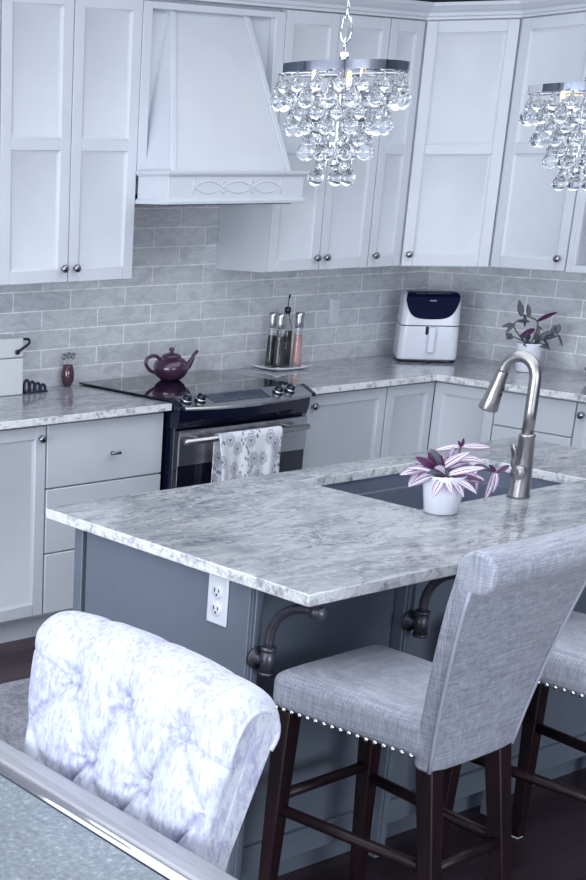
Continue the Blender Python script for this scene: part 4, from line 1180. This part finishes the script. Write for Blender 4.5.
# ------------------------------------------------------------------ tufted dining chair (faces -x)
def make_tufted():
    # local: x forward(-) is front; origin at floor centre of the back.  y along width
    t = thing('dining_chair', 'white velvet button-tufted dining chair with scrolled back at the table', 'chair', (-2.17, -3.11, 0))
    ox, oy = -2.17, -3.117
    NU, NV = 250, 300
    # profile (x,z) from the front bottom up over the scroll to the back
    pts = []
    for k in range(10): z = .48+(.915-.48)*k/9; pts.append(V((-.085+ .055*((z-.48)/.45)**1.5, z, 0)))
    rcx, rcz, R = .028, .925, .056
    for k in range(1, 12):
        a = math.radians(175-k*20); pts.append(V((rcx+R*math.cos(a), rcz+R*math.sin(a), 0)))
    sp = spline(pts, 8); Ls = [0]
    for a, b in zip(sp, sp[1:]): Ls.append(Ls[-1]+(b-a).length)
    tot = Ls[-1]
    def prof(s):
        s = max(0, min(tot-1e-6, s)); lo, hi = 0, len(Ls)-1
        while hi-lo > 1:
            mid = (lo+hi)//2
            if Ls[mid] <= s: lo = mid
            else: hi = mid
        f = (s-Ls[lo])/(Ls[hi]-Ls[lo]+1e-12); p = sp[lo].lerp(sp[hi], f); d = (sp[hi]-sp[lo]).normalized(); return p, V((-d.y, d.x, 0))
    def s_of(z): return (z-.48)*1.008
    btn = [(.125, s_of(.895)), (-.022, s_of(.895)), (-.168, s_of(.895)), (.052, s_of(.785)), (-.095, s_of(.785)), (.125, s_of(.675)), (-.022, s_of(.675)), (-.168, s_of(.675))]
    btn_v = btn[:8]
    segs = []
    for (u, s) in btn[:3]: segs.append(((u, s), (u*1.12, tot)))
    segs += [(btn[0], btn[3]), (btn[1], btn[3]), (btn[1], btn[4]), (btn[2], btn[4]), (btn[3], btn[5]), (btn[3], btn[6]), (btn[4], btn[6]), (btn[4], btn[7])]
    segs += [(btn[0], (.30, s_of(.93))), (btn[2], (-.30, s_of(.87))), (btn[0], (.24, s_of(.80))), (btn[2], (-.24, s_of(.80))), (btn[5], (.24, s_of(.79))), (btn[7], (-.24, s_of(.79)))]
    def dseg(p, a, b):
        ax, ay = a; bx, by = b; dx_, dy_ = bx-ax, by-ay; L2 = dx_*dx_+dy_*dy_
        f = max(0, min(1, ((p[0]-ax)*dx_+(p[1]-ay)*dy_)/L2)); return math.hypot(p[0]-ax-f*dx_, p[1]-ay-f*dy_)
    bm = newbm(); G = []
    for j in range(NV+1):
        s = tot*j/NV; p, nrm = prof(s)
        if nrm.x > 0 and s < .3: nrm = -nrm
        # outward = away from the inside of the back
        z = p.y
        hw_ = .243+.034*min(1, max(0, (s-.15)/.33))
        row = []
        for i in range(NU+1):
            u = -1+2*i/NU; w = u*hw_
            d = .030
            ds = min(dseg((w, s), a, b) for a, b in segs)
            db = min(math.hypot(w-a, s-b) for a, b in btn_v)
            h = .0
            gs = 1-.65*min(1, max(0, (s-.36)/.08)); h -= gs*(.013*math.exp(-ds/.0045)+.006*math.exp(-(ds/.020)**2))
            h -= .026*math.exp(-(db/.022)**1.6)
            for (a, b) in btn_v[:5]:
                r_ = math.hypot(w-a, s-b)
                if r_ < .07: h += .0028*math.sin(math.atan2(s-b, w-a)*9+a*40)*math.exp(-((r_-.026)/.016)**2)
            e = 1-abs(u); h -= .026*math.exp(-e/.05)
            h += .004*math.sin(w*90+s*31)*math.exp(-ds/.03)*.3
            # arched top
            arch = .020*(1-u*u)*min(1, max(0, (s-.30)/.15))
            q = p+nrm*(h+.012)
            row.append(bm.verts.new((ox+q.x, oy+w, q.y+arch)))
        G.append(row)
    for j in range(NV):
        for i in range(NU):
            f = bm.faces.new([G[j][i], G[j][i+1], G[j+1][i+1], G[j+1][i]]); f.smooth = True
    edges = [[G[j][i].co.copy() for j in range(int(NV*.60), NV+1, 3)] for i in (0, NU)]
    # close: back face and sides
    bx_lo, bx_hi = .02, .055
    backrow = []
    for i in range(NU+1):
        u = -1+2*i/NU; v = G[NV][i].co
        backrow.append([bm.verts.new((ox+.045, oy+u*.255, .86)), bm.verts.new((ox+.012, oy+u*.245, .68)), bm.verts.new((ox-.01, oy+u*.240, .48))])
    for i in range(NU):
        bm.faces.new([G[NV][i], G[NV][i+1], backrow[i+1][0], backrow[i][0]])
        for k in range(2): bm.faces.new([backrow[i][k], backrow[i+1][k], backrow[i+1][k+1], backrow[i][k+1]])
        bm.faces.new([backrow[i][2], backrow[i+1][2], G[0][i+1], G[0][i]])
    for i in (0, NU):
        loop = [G[j][i] for j in range(NV+1)]+backrow[i]
        bm.faces.new(loop)
    bk = part('backrest', bm, M['velvet'], t)
    for k, (u, s) in enumerate(btn_v[:5]):
        p, nrm = prof(s); q = p+nrm*(-.019); q.y += .020*(1-(u/.27)**2)*min(1, max(0, (s-.30)/.15))
        bm = newbm(); lathe(bm, [(.0125, 0), (.0125, .012), (.009, .017), (0, .019)], (ox+q.x, oy+u, q.y), (nrm.x, 0, nrm.y), 16)
        part('button', bm, M['velvet'], bk, normals=False)
    # piping along the edge of the scroll
    for i, e_pts in enumerate(edges):
        bm = newbm(); tube(bm, e_pts, .0045, 8); part('piping', bm, M['velvet'], bk, normals=False)
    # seat and legs under the table
    bm = newbm(); box(bm, (ox-.50, oy-.24, .40), (ox-.06, oy+.24, .49)); part('seat', bm, M['velvet'], t, bevel=.025, seg=4)
    for (x, y) in ((-.47, -.2), (-.47, .2), (-.04, -.2), (-.04, .2)):
        bm = newbm(); prism(bm, [(ox+x-.02, oy+y-.02), (ox+x+.02, oy+y-.02), (ox+x+.02, oy+y+.02), (ox+x-.02, oy+y+.02)], 2, 0, .50 if x > -.1 else .40); part('leg', bm, M['wood'], t, bevel=.003)
    return t
ch = make_tufted()

# ------------------------------------------------------------------ dining table
TX1, TX0, TY0, TY1, TZ = -2.272, -3.40, -4.10, -2.30, .76
t = thing('dining_table', 'champagne metal framed dining table with a mottled glass top', 'table', ((TX0+TX1)/2, (TY0+TY1)/2, 0))
def rect_ring(bm, levels):
    R_ = []
    for inset, z in levels:
        R_.append([bm.verts.new(p) for p in ((TX0+inset, TY0+inset, z), (TX1-inset, TY0+inset, z), (TX1-inset, TY1-inset, z), (TX0+inset, TY1-inset, z))])
    for a, b in zip(R_, R_[1:]):
        for k in range(4): bm.faces.new([a[k], a[(k+1) % 4], b[(k+1) % 4], b[k]])
bm = newbm(); rect_ring(bm, [(.09, .70), (.0, .70), (.0, .752), (.004, .758), (.010, .760), (.056, .760), (.062, .757), (.066, .7505)]); part('table_frame', bm, M['frame'], t)
bm = newbm(); rect_ring(bm, [(.064, .752), (.067, .756), (.070, .7585), (.073, .756), (.076, .753), (.079, .7565), (.084, .7590), (.089, .7565), (.092, .752)]); part('bead', bm, M['chrome'], t)
bm = newbm(); box(bm, (TX0+.088, TY0+.088, .735), (TX1-.088, TY1-.088, .7535)); part('glass_insert', bm, M['insert'], t)
bm = newbm(); box(bm, (TX0+.05, TY0+.05, .62), (TX1-.05, TY1-.05, .705)); part('apron', bm, M['frame'], t)
for x in (TX0+.09, TX1-.09):
    for y in (TY0+.09, TY1-.09):
        bm = newbm(); box(bm, (x-.035, y-.035, 0), (x+.035, y+.035, .62)); part('leg', bm, M['frame'], t, bevel=.004)

# rug
bm = newbm(); box(bm, (-1.75, -1.62, .001), (-.35, -.955, .013))
tag(part('runner_rug', bm, M['rug'], bevel=.004), 'grey runner rug on the dark floor between counter and island', 'rug')

# ------------------------------------------------------------------ chandeliers
def make_chandelier(label):
    t = thing('chandelier', label, 'chandelier', (0, 0, 0), 'crystal drop chandeliers over the island')
    # local origin: centre of the top ring's lower edge
    bm = newbm(); lathe(bm, [(.148, .0), (.151, .0), (.151, .020), (.148, .020), (.148, .0)], seg=72)
    for a in (0, PI/3, 2*PI/3): tube(bm, [(.151*math.cos(a), .151*math.sin(a), .014), (-.151*math.cos(a), -.151*math.sin(a), .014)], .003, 8)
    part('ring', bm, M['chrome'], t, local=True).data.set_sharp_from_angle(angle=.6)
    bm = newbm(); lathe(bm, [(0, .045), (.010, .045), (.012, .03), (.006, .02), (.006, -.19), (.012, -.195), (.010, -.205), (0, -.208)], seg=16); part('stem', bm, M['chrome'], t, local=True, normals=False)
    tiers = [(.152, -.004, 19, .0, .0172), (.157, -.052-.0, 19, .5, .0), ]
    # (radius, top z, count, size)
    rows = [(.142, .002, 17, .70, 0), (.146, -.018, 17, 1., .5), (.106, -.056, 13, .70, 0), (.111, -.074, 13, 1., .5), (.070, -.112, 9, .70, 0), (.075, -.130, 8, 1., .5), (.034, -.166, 3, .70, .15), (.043, -.188, 3, 1., .1)]
    for r, z in ((.108, -.050), (.071, -.107), (.030, -.160)):
        bm = newbm(); lathe(bm, [(r-.003, 0), (r+.002, 0), (r+.002, .008), (r-.003, .008), (r-.003, 0)], (0, 0, z), seg=48)
        for a in (.3, .3+PI/2): tube(bm, [(r*math.cos(a), r*math.sin(a), z+.004), (-r*math.cos(a), -r*math.sin(a), z+.004)], .002, 6)
        part('tier_ring', bm, M['chrome'], t, local=True).data.set_sharp_from_angle(angle=.6)
    def drop(sc):
        bm = newbm(); R = .0188*sc
        pr = [(0, .0), (.0030, .0), (.0045*sc, -.010*sc), (.0070*sc, -.018*sc)]
        cz = -.041*sc
        for k in range(3, 13):
            a = math.radians(90-k*15); 
            pr.append((R*math.cos(a), cz+R*math.sin(a)*1.02))
        pr.append((0, cz-R*1.02)); lathe(bm, pr, seg=24); 
        me = bpy.data.meshes.new('crystal_drop'); bm.to_mesh(me); bm.free(); me.materials.append(M['crystal']); return me
    dm = {1.: drop(1.), .70: drop(.74)}
    for r, z, n, sc, ph in rows:
        for k in range(n):
            a = 2*PI*(k+ph)/n+r*9
            o = bpy.data.objects.new('crystal_drop', dm[sc]); COL.objects.link(o); o.parent = t
            o.location = (r*math.cos(a), r*math.sin(a), z-.002)
    for k in range(3):
        a = 2*PI*k/3+.5; c = (.065*math.cos(a), .065*math.sin(a), -.035)
        bm = newbm(); lathe(bm, [(0, -.02), (.008, -.02), (.008, .03), (0, .03)], c, seg=16); h_ = part('lamp_holder', bm, M['chrome'], t, local=True, normals=False)
        bm = newbm(); lathe(bm, [(.005, .03), (.007, .034), (.006, .040), (.003, .045), (0, .046)], c, seg=14); part('bulb', bm, M['bulb'], h_, local=True, normals=False)
    bm = newbm()
    z = .045; k = 0; LL = .052
    while z < .69:
        ln = .030 if k == 0 else LL; hwid = .0145 if k == 0 else .0115
        pts = []
        for q in range(20):
            a = 2*PI*q/20; x = hwid*math.cos(a); zz = math.sin(a)*(ln/2)
            zz = max(-ln/2, min(ln/2, zz*1.15)) if k else zz
            pts.append((x, 0, z+ln/2+zz) if k % 2 == 0 else (0, x, z+ln/2+zz))
        tube(bm, [V((p[0]*.8-p[1]*.6, p[0]*.6+p[1]*.8, p[2])) for p in pts], .0023, 8, closed=True)
        z += ln-.007; k += 1
    part('chain', bm, M['chrome'], t, local=True, normals=False)
    bm = newbm(); lathe(bm, [(0, z+.045), (.06, z+.045), (.058, z+.03), (.02, z+.012), (.006, z), (0, z)], seg=32); part('ceiling_canopy', bm, M['chrome'], t, local=True, normals=False)
    return t, z+.045
chd, top = make_chandelier('crystal drop chandelier hanging whole in front of the cabinets right of the hood')
c2 = copy_tree(chd); c2['label'] = 'crystal drop chandelier cut off by the right edge of the photo'
chd.location = (-.990, -2.36, 1.990)
c2.location = (-.050, -2.36, 1.974)
# the chain and canopy reach the ceiling
for r_ in (chd, c2):
    pass

# ------------------------------------------------------------------ light
w = bpy.data.worlds.new('world'); S.world = w; w.use_nodes = True
bg = w.node_tree.nodes['Background']; bg.inputs[0].default_value = (.62, .76, 1., 1); bg.inputs[1].default_value = 1.2
def area(name, loc, rot, sx, sy, power, col):
    l = bpy.data.lights.new(name, 'AREA'); l.shape = 'RECTANGLE'; l.size = sx; l.size_y = sy; l.energy = power; l.color = col
    o = bpy.data.objects.new(name, l); COL.objects.link(o); o.location = loc; o.rotation_euler = rot; return o
area('patio_daylight', (-6.42, -3.5, 1.15), (0, math.radians(-90), 0), 1.9, 4.8, 185, (.915, .955, 1.))
area('front_daylight', (-2.7, -7.9, 1.6), (math.radians(90), 0, 0), 2.9, 1.35, 90, (.915, .955, 1.))
area('ceiling_fill', (-1.2, -2.5, 2.74), (0, 0, 0), 6.0, 3.0, 74, (.92, .96, 1.))  # added broad fill under the ceiling, standing in for bounced daylight
S.view_settings.exposure = .33
